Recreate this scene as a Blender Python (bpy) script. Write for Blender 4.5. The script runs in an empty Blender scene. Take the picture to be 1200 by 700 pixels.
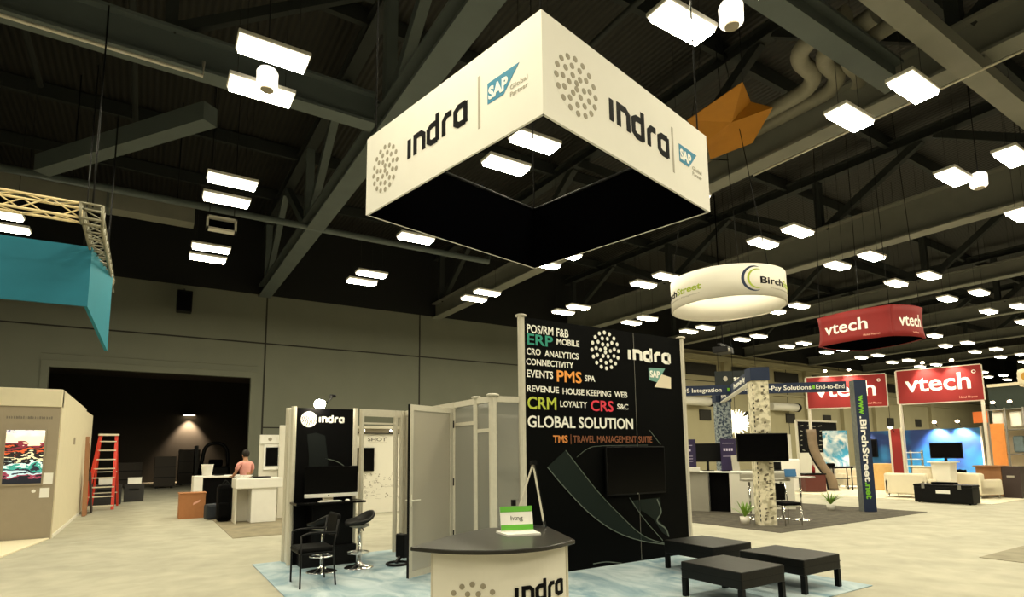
import bpy, bmesh, math, random
from mathutils import Vector, Matrix
random.seed(7)
R = math.radians
C = bpy.context.scene.collection
SC = bpy.context.scene

# ------------------------------------------------------------------ camera, world, exposure
def cam_setup():
    f, pit, rol, yaw = 673.66, R(7.0074), R(-.67194), R(32.485)
    fw = Vector((math.sin(yaw)*math.cos(pit), math.cos(yaw)*math.cos(pit), math.sin(pit)))
    rt = Vector((math.cos(yaw), -math.sin(yaw), 0)); up = rt.cross(fw)
    r2 = rt*math.cos(rol) + up*math.sin(rol); u2 = -rt*math.sin(rol) + up*math.cos(rol)
    cd = bpy.data.cameras.new('camera'); co = bpy.data.objects.new('camera', cd); C.objects.link(co)
    m = Matrix((r2, u2, -fw)).transposed().to_4x4(); m.translation = (0, 0, 1.67)
    co.matrix_world = m
    cd.sensor_width = 36; cd.lens = f/1200*36; cd.shift_y = 98.4/1200; cd.clip_start = .05; cd.clip_end = 400
    SC.camera = co
cam_setup()
w = bpy.data.worlds.new('world'); SC.world = w; w.use_nodes = True
w.node_tree.nodes['Background'].inputs[0].default_value = (.9, 1, .85, 1)
w.node_tree.nodes['Background'].inputs[1].default_value = .0
SC.view_settings.view_transform = 'Standard'; SC.view_settings.look = 'None'
SC.view_settings.gamma = 1; SC.view_settings.use_curve_mapping = False
SC.view_settings.exposure = 0.0
LAMP = 84.0            # radiance of the hall's ceiling fixtures
LAMPCOL = (1, .915, .655)

# ------------------------------------------------------------------ materials
def lin(c):
    return tuple((x/255/12.92 if x/255 <= .04045 else ((x/255+.055)/1.055)**2.4) for x in c)
MATS = {}
def mat(name, col, rough=.6, metal=0, emit=0, ecol=None, var=0, scale=6, bump=0, spec=.5, stretch=None):
    if name in MATS: return MATS[name]
    m = bpy.data.materials.new(name); m.use_nodes = True; nt = m.node_tree
    b = nt.nodes['Principled BSDF']; c = lin(col)
    b.inputs['Base Color'].default_value = (*c, 1); b.inputs['Roughness'].default_value = rough
    b.inputs['Metallic'].default_value = metal; b.inputs['Specular IOR Level'].default_value = spec
    if emit:
        b.inputs['Emission Color'].default_value = (*(ecol or c), 1); b.inputs['Emission Strength'].default_value = emit
    if var or bump:
        tc = nt.nodes.new('ShaderNodeTexCoord'); n = nt.nodes.new('ShaderNodeTexNoise')
        n.inputs['Scale'].default_value = scale; n.inputs['Detail'].default_value = 6
        mp = nt.nodes.new('ShaderNodeMapping'); nt.links.new(tc.outputs['Object'], mp.inputs[0]); nt.links.new(mp.outputs[0], n.inputs['Vector'])
        if stretch: mp.inputs['Scale'].default_value = stretch
        if var:
            r = nt.nodes.new('ShaderNodeMapRange'); r.inputs[1].default_value = .25; r.inputs[2].default_value = .75
            r.inputs[3].default_value = 1-var; r.inputs[4].default_value = 1+var*.6
            mx = nt.nodes.new('ShaderNodeVectorMath'); mx.operation = 'SCALE'; mx.inputs[0].default_value = c
            nt.links.new(n.outputs[0], r.inputs[0]); nt.links.new(r.outputs[0], mx.inputs['Scale']); nt.links.new(mx.outputs[0], b.inputs['Base Color'])
        if bump:
            bp = nt.nodes.new('ShaderNodeBump'); bp.inputs['Strength'].default_value = bump; bp.inputs['Distance'].default_value = .02
            nt.links.new(n.outputs[0], bp.inputs['Height']); nt.links.new(bp.outputs[0], b.inputs['Normal'])
    MATS[name] = m; return m

def mat_two(name, c1, c2, scale, lo=.4, hi=.6, rough=.9, detail=8, stretch=(1, 1, 1), bump=.0, dist=0.0):
    """two colours blended by noise (mottled carpets, printed patterns)"""
    m = bpy.data.materials.new(name); m.use_nodes = True; nt = m.node_tree; b = nt.nodes['Principled BSDF']
    tc = nt.nodes.new('ShaderNodeTexCoord'); mp = nt.nodes.new('ShaderNodeMapping'); mp.inputs['Scale'].default_value = stretch
    n = nt.nodes.new('ShaderNodeTexNoise'); n.inputs['Scale'].default_value = scale; n.inputs['Detail'].default_value = detail; n.inputs['Distortion'].default_value = dist
    r = nt.nodes.new('ShaderNodeValToRGB'); r.color_ramp.elements[0].position = lo; r.color_ramp.elements[1].position = hi
    r.color_ramp.elements[0].color = (*lin(c1), 1); r.color_ramp.elements[1].color = (*lin(c2), 1)
    nt.links.new(tc.outputs['Object'], mp.inputs[0]); nt.links.new(mp.outputs[0], n.inputs['Vector']); nt.links.new(n.outputs[0], r.inputs[0]); nt.links.new(r.outputs[0], b.inputs['Base Color'])
    b.inputs['Roughness'].default_value = rough
    if bump:
        bp = nt.nodes.new('ShaderNodeBump'); bp.inputs['Strength'].default_value = bump; bp.inputs['Distance'].default_value = .01
        n2 = nt.nodes.new('ShaderNodeTexNoise'); n2.inputs['Scale'].default_value = 90; nt.links.new(mp.outputs[0], n2.inputs['Vector'])
        nt.links.new(n2.outputs[0], bp.inputs['Height']); nt.links.new(bp.outputs[0], b.inputs['Normal'])
    return m

def mat_frost(name, col, clear=.3, rough=.35):
    """translucent ribbed sheet: part see-through, part milky"""
    m = bpy.data.materials.new(name); m.use_nodes = True; nt = m.node_tree
    out = nt.nodes['Material Output']; nt.nodes.remove(nt.nodes['Principled BSDF'])
    c = (*lin(col), 1)
    tr = nt.nodes.new('ShaderNodeBsdfTransparent'); tr.inputs[0].default_value = (.9, .9, .9, 1)
    tl = nt.nodes.new('ShaderNodeBsdfTranslucent'); tl.inputs[0].default_value = c
    df = nt.nodes.new('ShaderNodeBsdfDiffuse'); df.inputs[0].default_value = c
    gl = nt.nodes.new('ShaderNodeBsdfGlossy'); gl.inputs['Roughness'].default_value = rough; gl.inputs[0].default_value = (.9, .9, .9, 1)
    a = nt.nodes.new('ShaderNodeMixShader'); a.inputs[0].default_value = .5
    b = nt.nodes.new('ShaderNodeMixShader'); b.inputs[0].default_value = 1-clear
    g = nt.nodes.new('ShaderNodeMixShader'); g.inputs[0].default_value = .12
    L = nt.links.new
    L(tl.outputs[0], a.inputs[1]); L(df.outputs[0], a.inputs[2]); L(tr.outputs[0], b.inputs[1]); L(a.outputs[0], b.inputs[2])
    L(b.outputs[0], g.inputs[1]); L(gl.outputs[0], g.inputs[2]); L(g.outputs[0], out.inputs[0])
    MATS[name] = m; return m

def mat_stripe(name, c1, c2, scale, rough=.7, direction='X', bump=.6):
    """corrugated sheet"""
    m = bpy.data.materials.new(name); m.use_nodes = True; nt = m.node_tree; b = nt.nodes['Principled BSDF']
    tc = nt.nodes.new('ShaderNodeTexCoord'); wv = nt.nodes.new('ShaderNodeTexWave'); wv.bands_direction = direction; wv.inputs['Scale'].default_value = scale
    r = nt.nodes.new('ShaderNodeValToRGB'); r.color_ramp.elements[0].color = (*lin(c1), 1); r.color_ramp.elements[1].color = (*lin(c2), 1)
    bp = nt.nodes.new('ShaderNodeBump'); bp.inputs['Strength'].default_value = bump; bp.inputs['Distance'].default_value = .05
    L = nt.links.new
    L(tc.outputs['Object'], wv.inputs['Vector']); L(wv.outputs[0], r.inputs[0]); L(r.outputs[0], b.inputs['Base Color']); L(wv.outputs[0], bp.inputs['Height']); L(bp.outputs[0], b.inputs['Normal'])
    b.inputs['Roughness'].default_value = rough
    return m

M_white = mat('white_laminate', (236, 234, 228), .45, var=.03)
M_offw = mat('off_white_panel', (226, 222, 210), .6, var=.04, scale=2)
M_fabw = mat('white_sign_fabric', (232, 229, 222), .85, var=.02, scale=3)
M_black = mat('black_fabric', (4, 4, 5), .9, var=.2, scale=40, spec=.1)
M_blackg = mat('black_gloss', (2, 2, 3), .25, spec=.15)
M_blackp = mat('black_plastic', (5, 5, 6), .5, spec=.2)
M_blackm = mat('black_metal', (8, 8, 9), .5, spec=.25)
M_ink = mat('ink_black', (5, 5, 7), .7, spec=.1)
M_chrome = mat('chrome', (225, 225, 225), .12, metal=1)
M_alu = mat('brushed_aluminium', (204, 198, 182), .42, metal=.1, var=.05, scale=20)
M_alud = mat('grey_aluminium', (150, 148, 140), .4, metal=.6, var=.05)
M_steel = mat('painted_roof_steel', (86, 94, 92), .75, var=.12, scale=1.5)
M_deckd = mat('dark_roof_steel', (34, 38, 36), .8, var=.1, scale=2)  # darker steel copy; shade under the roof put into webs and top chords
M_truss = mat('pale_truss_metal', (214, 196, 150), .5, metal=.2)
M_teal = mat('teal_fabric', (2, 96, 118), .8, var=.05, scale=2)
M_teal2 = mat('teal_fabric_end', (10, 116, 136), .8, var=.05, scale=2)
M_dotg = mat('grey_print', (150, 142, 124), .7)
M_white_t = mat('white_lettering', (245, 243, 236), .6)
M_ott = mat('black_leather', (5, 5, 4), .5, var=.15, scale=30, bump=.08, spec=.28)
M_red = mat('red_fabric', (128, 14, 12), .7, var=.08, scale=2)
M_navy = mat('navy_print', (20, 44, 84), .6, var=.08, scale=4)
M_green = mat('green_lettering', (120, 190, 40), .6)
M_card = mat('cardboard', (168, 112, 70), .85, var=.08, scale=12)
M_wood = mat('warm_wood', (150, 104, 66), .6, var=.2, scale=4, stretch=(1, 1, .15))
M_lred = mat('ladder_red', (206, 52, 34), .5)

# ------------------------------------------------------------------ geometry helpers
class B:
    def __init__(s): s.v = []; s.f = []; s.sm = []; s.mi = []; s.cur = 0
    def add(s, vs, fs, smooth=False):
        k = len(s.v); s.v += [tuple(p) for p in vs]
        for f in fs: s.f.append(tuple(k+i for i in f)); s.sm.append(smooth)
        return s
    def box(s, x0, y0, z0, x1, y1, z1):
        return s.add([(x0,y0,z0),(x1,y0,z0),(x1,y1,z0),(x0,y1,z0),(x0,y0,z1),(x1,y0,z1),(x1,y1,z1),(x0,y1,z1)],
                     [(3,2,1,0),(4,5,6,7),(0,1,5,4),(1,2,6,5),(2,3,7,6),(3,0,4,7)])
    def cbox(s, c, d, rz=0, tilt=None):
        h = [x/2 for x in d]; m = Matrix.Rotation(rz, 3, 'Z')
        if tilt: m = m @ tilt
        vs = [Vector(c) + m @ Vector((sx*h[0], sy*h[1], sz*h[2])) for sz in (-1,1) for sx, sy in ((-1,-1),(1,-1),(1,1),(-1,1))]
        return s.add(vs, [(3,2,1,0),(4,5,6,7),(0,1,5,4),(1,2,6,5),(2,3,7,6),(3,0,4,7)])
    def bar(s, p, q, wd, ht=None, up=(0,0,1)):
        p, q = Vector(p), Vector(q); ht = ht or wd; d = (q-p).normalized(); u = Vector(up)
        if abs(d.dot(u)) > .98: u = Vector((1,0,0))
        x = d.cross(u).normalized(); y = x.cross(d)
        vs = [e + x*a*wd/2 + y*b*ht/2 for e in (p, q) for a, b in ((-1,-1),(1,-1),(1,1),(-1,1))]
        return s.add(vs, [(0,1,2,3),(7,6,5,4),(1,0,4,5),(2,1,5,6),(3,2,6,7),(0,3,7,4)])
    def ibeam(s, p, q, wd, ht, tf=.06, tw=.06):
        p, q = Vector(p), Vector(q); z = Vector((0,0,1)); d = (q-p).normalized(); u = (d.cross(z)).cross(d).normalized()
        s.bar(p+u*tf/2, q+u*tf/2, wd, tf); s.bar(p+u*(ht-tf/2), q+u*(ht-tf/2), wd, tf); return s.bar(p+u*ht/2, q+u*ht/2, tw, ht-2*tf)
    def tube(s, pts, r, n=10, caps=True, closed=False):
        pts = [Vector(p) for p in pts]; k = len(s.v); N = len(pts); rr = r if isinstance(r, (list, tuple)) else [r]*N
        prev = None
        for i, p in enumerate(pts):
            if closed: d = pts[(i+1) % N]-pts[i-1]
            else: d = pts[min(i+1, N-1)]-pts[max(i-1, 0)]
            d.normalize()
            if prev is None:
                a = d.cross(Vector((0,0,1)))
                if a.length < .01: a = Vector((1,0,0))
            else: a = prev - d*prev.dot(d)
            a.normalize(); prev = a; b = d.cross(a)
            s.v += [tuple(p + (a*math.cos(t)+b*math.sin(t))*rr[i]) for t in [2*math.pi*j/n for j in range(n)]]
        for i in range(N if closed else N-1):
            a0, b0 = k+i*n, k+((i+1) % N)*n
            for j in range(n): s.f.append((a0+j, a0+(j+1)%n, b0+(j+1)%n, b0+j)); s.sm.append(True)
        if caps and not closed:
            s.f.append(tuple(k+j for j in reversed(range(n)))); s.sm.append(False)
            s.f.append(tuple(k+(N-1)*n+j for j in range(n))); s.sm.append(False)
        return s
    def lathe(s, prof, c=(0,0,0), n=24, caps=True, axis=None):
        k = len(s.v); c = Vector(c)
        for r, z in prof: s.v += [tuple(c + Vector((r*math.cos(2*math.pi*j/n), r*math.sin(2*math.pi*j/n), z))) for j in range(n)]
        for i in range(len(prof)-1):
            for j in range(n): s.f.append((k+i*n+j, k+i*n+(j+1)%n, k+(i+1)*n+(j+1)%n, k+(i+1)*n+j)); s.sm.append(True)
        if caps:
            if prof[0][0] > .0005: s.f.append(tuple(k+j for j in reversed(range(n)))); s.sm.append(False)
            if prof[-1][0] > .0005: s.f.append(tuple(k+(len(prof)-1)*n+j for j in range(n))); s.sm.append(False)
        return s
    def prism(s, poly, z0, z1):
        n = len(poly); a = sum(poly[i][0]*poly[(i+1)%n][1]-poly[(i+1)%n][0]*poly[i][1] for i in range(n))
        if a < 0: poly = poly[::-1]
        return s.add([(x,y,z0) for x,y in poly]+[(x,y,z1) for x,y in poly],
                     [tuple(reversed(range(n))), tuple(range(n,2*n))]+[(i,(i+1)%n,n+(i+1)%n,n+i) for i in range(n)])
    def fprism(s, poly, fn, d0, d1):
        """extruded polygon laid on a surface: fn(u, v, d) -> point"""
        n = len(poly)
        return s.add([fn(u,v,d0) for u,v in poly]+[fn(u,v,d1) for u,v in poly],
                     [tuple(reversed(range(n))), tuple(range(n,2*n))]+[(i,(i+1)%n,n+(i+1)%n,n+i) for i in range(n)])
    def stroke(s, pts, wd, fn, d=.004, closed=False):
        """flat ribbon along a 2-D polyline with mitred corners"""
        P = [Vector(p) for p in pts]; N = len(P); L, Rr = [], []
        for i in range(N):
            if closed: a, b = P[i-1], P[(i+1) % N]
            else: a, b = P[max(i-1,0)], P[min(i+1,N-1)]
            d1 = (P[i]-a); d2 = (b-P[i])
            if d1.length < 1e-6: d1 = d2
            if d2.length < 1e-6: d2 = d1
            d1 = d1.normalized(); d2 = d2.normalized(); n1 = Vector((-d1.y, d1.x)); n2 = Vector((-d2.y, d2.x))
            m = (n1+n2); m = m.normalized() if m.length > 1e-6 else n1
            h = (wd[i] if isinstance(wd, (list, tuple)) else wd)/2/max(.35, m.dot(n1))
            L.append(P[i]+m*h); Rr.append(P[i]-m*h)
        for i in range(N if closed else N-1):
            j = (i+1) % N; q = [Rr[i], Rr[j], L[j], L[i]]
            s.add([fn(p.x,p.y,0) for p in q]+[fn(p.x,p.y,d) for p in q], [(4,5,6,7),(0,1,5,4),(1,2,6,5),(2,3,7,6),(3,0,4,7)])
        return s
    def disc(s, u, v, r, fn, d=.004, n=12, ry=None):
        return s.fprism([(u+r*math.cos(2*math.pi*i/n), v+(ry or r)*math.sin(2*math.pi*i/n)) for i in range(n)], fn, 0, d)
    def text(s, body, fn, u, v, h, width=None, bold=0., d=.004, rot=0):
        vs, fs, w0 = text_geo(body, bold); sx = (width/w0) if width else h
        pts = []
        for x, y, z in vs:
            a, b_ = x*sx, y*h
            if rot: a, b_ = a*math.cos(rot)-b_*math.sin(rot), a*math.sin(rot)+b_*math.cos(rot)
            pts.append(fn(u+a, v+b_, z*d))
        return s.add(pts, fs)
    def mesh(s, name, off=None):
        me = bpy.data.meshes.new(name); me.from_pydata(s.v if off is None else [off @ Vector(p) for p in s.v], [], s.f); me.update()
        me.polygons.foreach_set('use_smooth', s.sm)
        if s.mi: me.polygons.foreach_set('material_index', s.mi + [s.cur]*(len(s.f)-len(s.mi)))
        return me
    def part(s, name, m, parent=None, bev=0, solid=0, sub=0):
        """link as one mesh object; coordinates are world coordinates"""
        off = Matrix.Identity(4); loc = None
        if parent is not None:
            p = parent
            while p.parent: p = p.parent
            off = (Matrix.Translation(p.location) @ Matrix.Rotation(p.rotation_euler.z, 4, 'Z')).inverted()
            q = parent
            while q.parent:
                off = Matrix.Translation(-q.location) @ off; q = q.parent
        elif s.v:
            xs, ys, zs = zip(*s.v); loc = Vector(((min(xs)+max(xs))/2, (min(ys)+max(ys))/2, min(zs)))
            off = Matrix.Translation(-loc)
        me = s.mesh(name, off)
        for x in (m if isinstance(m, (list, tuple)) else [m]): me.materials.append(x)
        o = bpy.data.objects.new(name, me); C.objects.link(o); o.parent = parent
        if loc is not None: o.location = loc
        if solid:
            md = o.modifiers.new('solid', 'SOLIDIFY'); md.thickness = solid; md.offset = 0
        if bev:
            md = o.modifiers.new('bevel', 'BEVEL'); md.width = bev; md.segments = 2; md.limit_method = 'ANGLE'; md.angle_limit = R(40)
        if sub:
            md = o.modifiers.new('sub', 'SUBSURF'); md.levels = sub; md.render_levels = sub
        return o

_TG = {}
def text_geo(body, bold=0.):
    """built-in lettering, cap height 1, as extruded mesh data"""
    key = (body, bold)
    if key in _TG: return _TG[key]
    def conv(t):
        cu = bpy.data.curves.new('t', 'FONT'); cu.body = t; cu.extrude = .5; cu.offset = bold; cu.resolution_u = 3
        o = bpy.data.objects.new('t', cu); C.objects.link(o); dg = bpy.context.evaluated_depsgraph_get()
        me = bpy.data.meshes.new_from_object(o.evaluated_get(dg)); vs = [tuple(v.co) for v in me.vertices]; fs = [tuple(p.vertices) for p in me.polygons]
        bpy.data.objects.remove(o); bpy.data.curves.remove(cu); bpy.data.meshes.remove(me); return vs, fs
    if 'H' not in _TG: hv, _ = conv('H'); _TG['H'] = max(y for _, y, _ in hv)-min(y for _, y, _ in hv)
    cap = _TG['H']; vs, fs = conv(body); x0 = min(x for x, _, _ in vs)
    vs = [((x-x0)/cap, y/cap, z+.5) for x, y, z in vs]
    _TG[key] = (vs, fs, max(x for x, _, _ in vs)); return _TG[key]

def tag(o, label, cat, group=None, kind=None):
    o['label'] = label; o['category'] = cat
    if group: o['group'] = group
    if kind: o['kind'] = kind
    return o
def thing(name, label, cat, loc=(0,0,0), rz=0, group=None):
    o = bpy.data.objects.new(name, None); C.objects.link(o); o.location = loc; o.rotation_euler = (0,0,rz); o.empty_display_size = .1
    return tag(o, label, cat, group)
def struct(name, b, m, **k):
    o = b.part(name, m, **k); o['kind'] = 'structure'; return o
def plab(o, label): o['label'] = label; return o
def dup(root, loc, rz=None, label=None, group=None):
    r = root.copy(); C.objects.link(r); r.location = loc
    if rz is not None: r.rotation_euler = (0,0,rz)
    if label: r['label'] = label
    if group: r['group'] = group
    for ch in list(root.children):
        c = ch.copy(); C.objects.link(c); c.parent = r
        for g in list(ch.children):
            d = g.copy(); C.objects.link(d); d.parent = c
    return r
def plane(o, xd, yd=(0,0,1)):
    """(u, v, d) -> point on the plane through o; d points to the viewer side xd x yd"""
    o, x, y = Vector(o), Vector(xd).normalized(), Vector(yd).normalized(); n = x.cross(y)
    return lambda u, v, d: o + x*u + y*v + n*d
def arc(pts, n=8):
    """Catmull-Rom through points"""
    P = [Vector(p) for p in pts]; P = [P[0]*2-P[1]]+P+[P[-1]*2-P[-2]]; out = []
    for i in range(1, len(P)-2):
        for k in range(n):
            t = k/n; a, b, c, d = P[i-1:i+3]
            out.append(.5*((2*b)+(c-a)*t+(2*a-5*b+4*c-d)*t*t+(3*b-a-3*c+d)*t**3))
    return out+[P[-2]]
ORD = ['', 'first', 'second', 'third', 'fourth', 'fifth', 'sixth', 'seventh', 'eighth', 'ninth', 'tenth', 'eleventh', 'twelfth', 'thirteenth',
       'fourteenth', 'fifteenth', 'sixteenth', 'seventeenth', 'eighteenth', 'nineteenth', 'twentieth', 'twenty-first', 'twenty-second']

# logos shared by several things
def indra_word(b, fn, u, v, wd, h, d=.006, t=.23):
    """dotless 'indra' wordmark; h = x-height, wd = total width"""
    k = wd/4.05
    def S(x0, pts, closed=False): b.stroke([(u+(x0+x)*k, v+y*h) for x, y in pts], t*k*1.06, fn, d, closed)
    S(.1, [(0, 0), (0, 1)])
    S(.55, [(0, 0), (0, .93), (.42, .93), (.62, .76), (.62, 0)])
    S(1.5, [(.62, .07), (.2, .07), (0, .22), (0, .78), (.2, .93), (.62, .93)]); S(1.5, [(.62, 0), (.62, 1.38)])
    S(2.55, [(0, 0), (0, .72), (.18, .93), (.5, .93)])
    S(3.3, [(.62, .07), (.2, .07), (0, .22), (0, .78), (.2, .93), (.62, .93)]); S(3.3, [(.62, 0), (.62, 1)])
def indra_dots(b, fn, u, v, rx, ry, d=.005, dr=.1, half=None):
    rings = [(.9, 16, .1), (.62, 11, .3), (.34, 6, .0), (.1, 2, .5)]
    for rad, n, ph in rings:
        for i in range(n):
            a = 2*math.pi*(i+ph)/n; y = rad*math.sin(a)
            if half is not None and y < half: continue
            b.disc(u+rx*rad*math.cos(a), v+ry*y, rx*dr, fn, d, 10, ry*dr)

# ------------------------------------------------------------------ the hall shell
YW, XL, XR, YF, ZC = 32.0, -14.0, 112.0, -16.0, 14.5
M_floor = mat_two('mottled_hall_floor', (153, 150, 134), (178, 174, 156), 2.3, .25, .75, .85, 14, bump=.12, dist=.3)
M_wall = mat('painted_concrete', (110, 112, 98), .85, var=.07, scale=.6)
M_wallup = mat('black_painted_upper_wall', (14, 15, 14), .95)
M_deck = mat_stripe('corrugated_roof_deck', (30, 27, 19), (14, 13, 10), 1.6)
M_seam = mat('dark_joint', (40, 38, 32), .9)
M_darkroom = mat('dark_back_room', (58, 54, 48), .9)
struct('floor', B().box(XL, YF, -.2, XR, 48, 0), M_floor)
struct('ceiling', B().box(XL, YF, ZC, XR, YW+.4, ZC+.2), M_deck)
DX0, DX1, DZ, ZU, ZS = -3.75, 4.42, 5.68, 10.12, 7.53
struct('wall_back', B().box(XL, YW, 0, DX0, YW+.3, ZU).box(DX1, YW, 0, 30, YW+.3, ZU).box(DX0, YW, DZ, DX1, YW+.3, ZU), M_wall)
M_tan = mat('tan_lit_wall', (168, 160, 128), .85, var=.06, scale=.6)  # brighter light on the wall's right stretch put into its colour
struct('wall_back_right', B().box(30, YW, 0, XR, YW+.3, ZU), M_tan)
struct('wall_back_upper', B().box(XL, YW, ZU, XR, YW+.3, ZC), M_wallup)
struct('wall_left', B().box(XL-.3, YF, 0, XL, YW+.3, ZC), M_wall)
struct('wall_right', B().box(XR, YF, 0, XR+.3, YW+.3, ZC), M_wall)
struct('wall_front', B().box(XL, YF-.3, 0, XR, YF, ZC), M_wallup)
b = B().box(XL, YW-.015, ZS-.035, XR, YW-.001, ZS+.035)
for x in (-9, 5.05, 13.75, 23, 32.5, 42, 51.5, 61, 71): b.box(x-.04, YW-.014, 0, x+.04, YW-.001, ZU)
b.box(5.05, YW-.012, 3.1, 13.75, YW-.001, 3.16)
struct('trim_1', b, M_seam)                                             # panel joints of the tilt-up wall
b = B().box(DX0-.28, YW-.06, 0, DX0, YW-.001, DZ).box(DX1, YW-.06, 0, DX1+.28, YW-.001, DZ).box(DX0-.28, YW-.06, DZ, DX1+.28, YW-.001, DZ+.3)
b.box(DX0-.3, YW-.09, DZ+.3, DX1+.3, YW-.001, DZ+.36).box(DX0-.3, YW-.05, DZ+.6, DX1+.3, YW-.001, DZ+.64)
struct('trim_2', b, M_wall)                                             # frame of the great doorway
# room behind the doorway
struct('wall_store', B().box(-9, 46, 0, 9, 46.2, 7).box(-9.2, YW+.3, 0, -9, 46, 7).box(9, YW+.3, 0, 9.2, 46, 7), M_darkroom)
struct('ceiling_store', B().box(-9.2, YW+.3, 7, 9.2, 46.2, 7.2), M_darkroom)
# right part of the back wall: piers and recessed bays
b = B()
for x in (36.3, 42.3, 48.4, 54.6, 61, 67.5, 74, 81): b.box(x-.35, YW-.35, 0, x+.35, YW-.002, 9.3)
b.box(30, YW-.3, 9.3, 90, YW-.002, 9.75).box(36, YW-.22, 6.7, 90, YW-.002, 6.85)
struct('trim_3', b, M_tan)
b = B()
for i, x in enumerate((39.3, 45.3, 51.5, 57.8, 64.2, 70.8, 77.5)):
    b.box(x-1.9, YW-.1, 8.0, x+1.9, YW-.003, 9.0); b.box(x-.5, YW-.1, 4.2, x+.9, YW-.003, 5.1)
struct('trim_4', b, M_seam)
def wall_duct(x0, x1, z, label):
    t = thing('wall_duct', label, 'duct', ((x0+x1)/2, YW-.75, z), group='round ducts along the back wall')
    B().tube([(x0, YW-.75, z), (x1, YW-.75, z)], .36, 16).part('pipe', M_offw, t)
    bb = B(); bb.tube([(x1, YW-.75, z), (x1+.3, YW-.75, z)], .4, 16); bb.part('grille', M_blackp, t)
    B().bar((x0+.5, YW-.75, z), (x0+.5, YW, z), .06).part('bracket', M_steel, t)
    B().bar((x1-.5, YW-.75, z), (x1-.5, YW, z), .06).part('bracket', M_steel, t)
wall_duct(34.5, 39.2, 5.7, 'cream round duct on the back wall left of the paper-clad column')
wall_duct(47.6, 51.6, 5.6, 'cream round duct on the back wall right of the paper-clad column')

# ------------------------------------------------------------------ roof steel
def girder(X, lab, deep, wd, detail=True):
    """girder truss running from the front of the hall to the back wall"""
    t = thing('roof_girder', lab, 'roof girder', (X, YF, 10), group='girders running to the back wall')
    B().ibeam((X, YF, 10), (X, YW, 10), wd, deep, .07, .09).part('bottom_chord', M_steel if X < 10 else mat('lit_girder_steel', (120, 120, 110), .75, var=.12, scale=1.5), t)  # stronger light on the right-hand girders put into a paler chord colour
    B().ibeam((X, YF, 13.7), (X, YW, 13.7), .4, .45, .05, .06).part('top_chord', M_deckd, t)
    mw = M_steel if X < 10 else M_deckd  # webs past the first girder take the shade-darkened steel
    zb = 10+deep
    for k, y in enumerate((-4.3, 4.6, 13.5, 22.4, 31.3)):
        if not detail and k in (0,): continue
        B().bar((X, y, zb-.05), (X, y, 13.7), .28, .3).part('post', mw, t)
        for s in (-1, 1):
            if y+s*4.2 > YW-.2: continue
            B().bar((X, y+s*.25, zb), (X, y+s*4.2, 13.75), .26, .3).part('diagonal', mw, t)
names = ['leftmost roof girder, running from behind the white square sign to the back wall',
         'roof girder right of the white square sign, beside the orange sheet',
         'deep roof girder passing above the white round sign', 'roof girder beyond the deep one, above the red curved sign',
         'faint roof girder, fifth from the left', 'faint roof girder, sixth from the left', 'faint roof girder, farthest to the right']
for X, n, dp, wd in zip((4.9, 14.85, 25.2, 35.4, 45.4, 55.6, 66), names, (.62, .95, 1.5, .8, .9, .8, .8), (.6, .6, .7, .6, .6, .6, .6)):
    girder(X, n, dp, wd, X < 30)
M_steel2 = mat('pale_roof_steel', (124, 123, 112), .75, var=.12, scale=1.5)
def cross_girder(Y, x0, x1, z, ht, lab):
    t = thing('cross_girder', lab, 'roof girder', (x0, Y, z), group='beams running along the hall')
    B().ibeam((x0, Y, z), (x1, Y, z), .45, ht, .07, .09).part('bottom_chord', M_steel, t)
    B().ibeam((x0, Y, 13.6), (x1, Y, 13.6), .35, .4, .05, .06).part('top_chord', M_deckd, t)
    n = max(1, round((x1-x0)/4.9))
    for i in range(n):
        xa = x0+(x1-x0)*(i+.02)/n; xb = x0+(x1-x0)*(i+1)/n
        B().bar((xa, Y, z+ht), (xa, Y, 13.6), .22, .24).part('post', M_deckd, t)
        B().bar((xa, Y, z+ht), (xb-.3, Y, 13.65), .2, .22).part('diagonal', M_deckd, t)
cross_girder(13.55, XL+.05, 4.5, 10, .85, 'large pale beam crossing the upper left corner behind the nearest ceiling lights')
cross_girder(5.72, 5.3, 14.4, 10.05, .6, 'beam at the top right running behind the white pendant lamp')
t = thing('roof_brace', 'pale beam in the upper right corner crossing the girder', 'roof brace', (17, 4.3, 9.6))
B().bar((9, 4.28, 9.7), (24.8, 4.28, 9.7), .42, .3).part('brace', M_steel2, t)
for x in (14.85, 24.6): B().box(x-.2, 4.1, 9.85, x+.2, 4.46, 10.02).part('bracket', M_steel2, t)
B_ = B().tube([(-6, 21.3, 10.1), (12.4, 21.3, 10.1), (12.4, 21.3, 10.6)], .12, 10)
tag(B_.part('roof_pipe', M_steel), 'grey pipe under the roof behind the left corner of the square sign', 'pipe')
tag(B().bar((-3.0, 20.8, 10.2), (.95, 15.75, 10.4), .42, .5).part('roof_brace', M_steel), 'sloping roof brace under the large pale beam at upper left', 'roof brace')
tag(B().tube([(-7.5, 12.9, 9.62), (.6, 12.9, 9.62), (.6, 12.9, 9.95)], .035, 8).part('roof_conduit', M_alu), 'thin pale conduit hung below the large beam at upper left', 'pipe')
tag(B().tube([(14.4, 9.5, 9.55), (14.4, 3, 9.55)], .03, 8).part('roof_conduit', M_alu), 'thin pale conduit below the girder beside the orange sheet', 'pipe')
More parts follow.
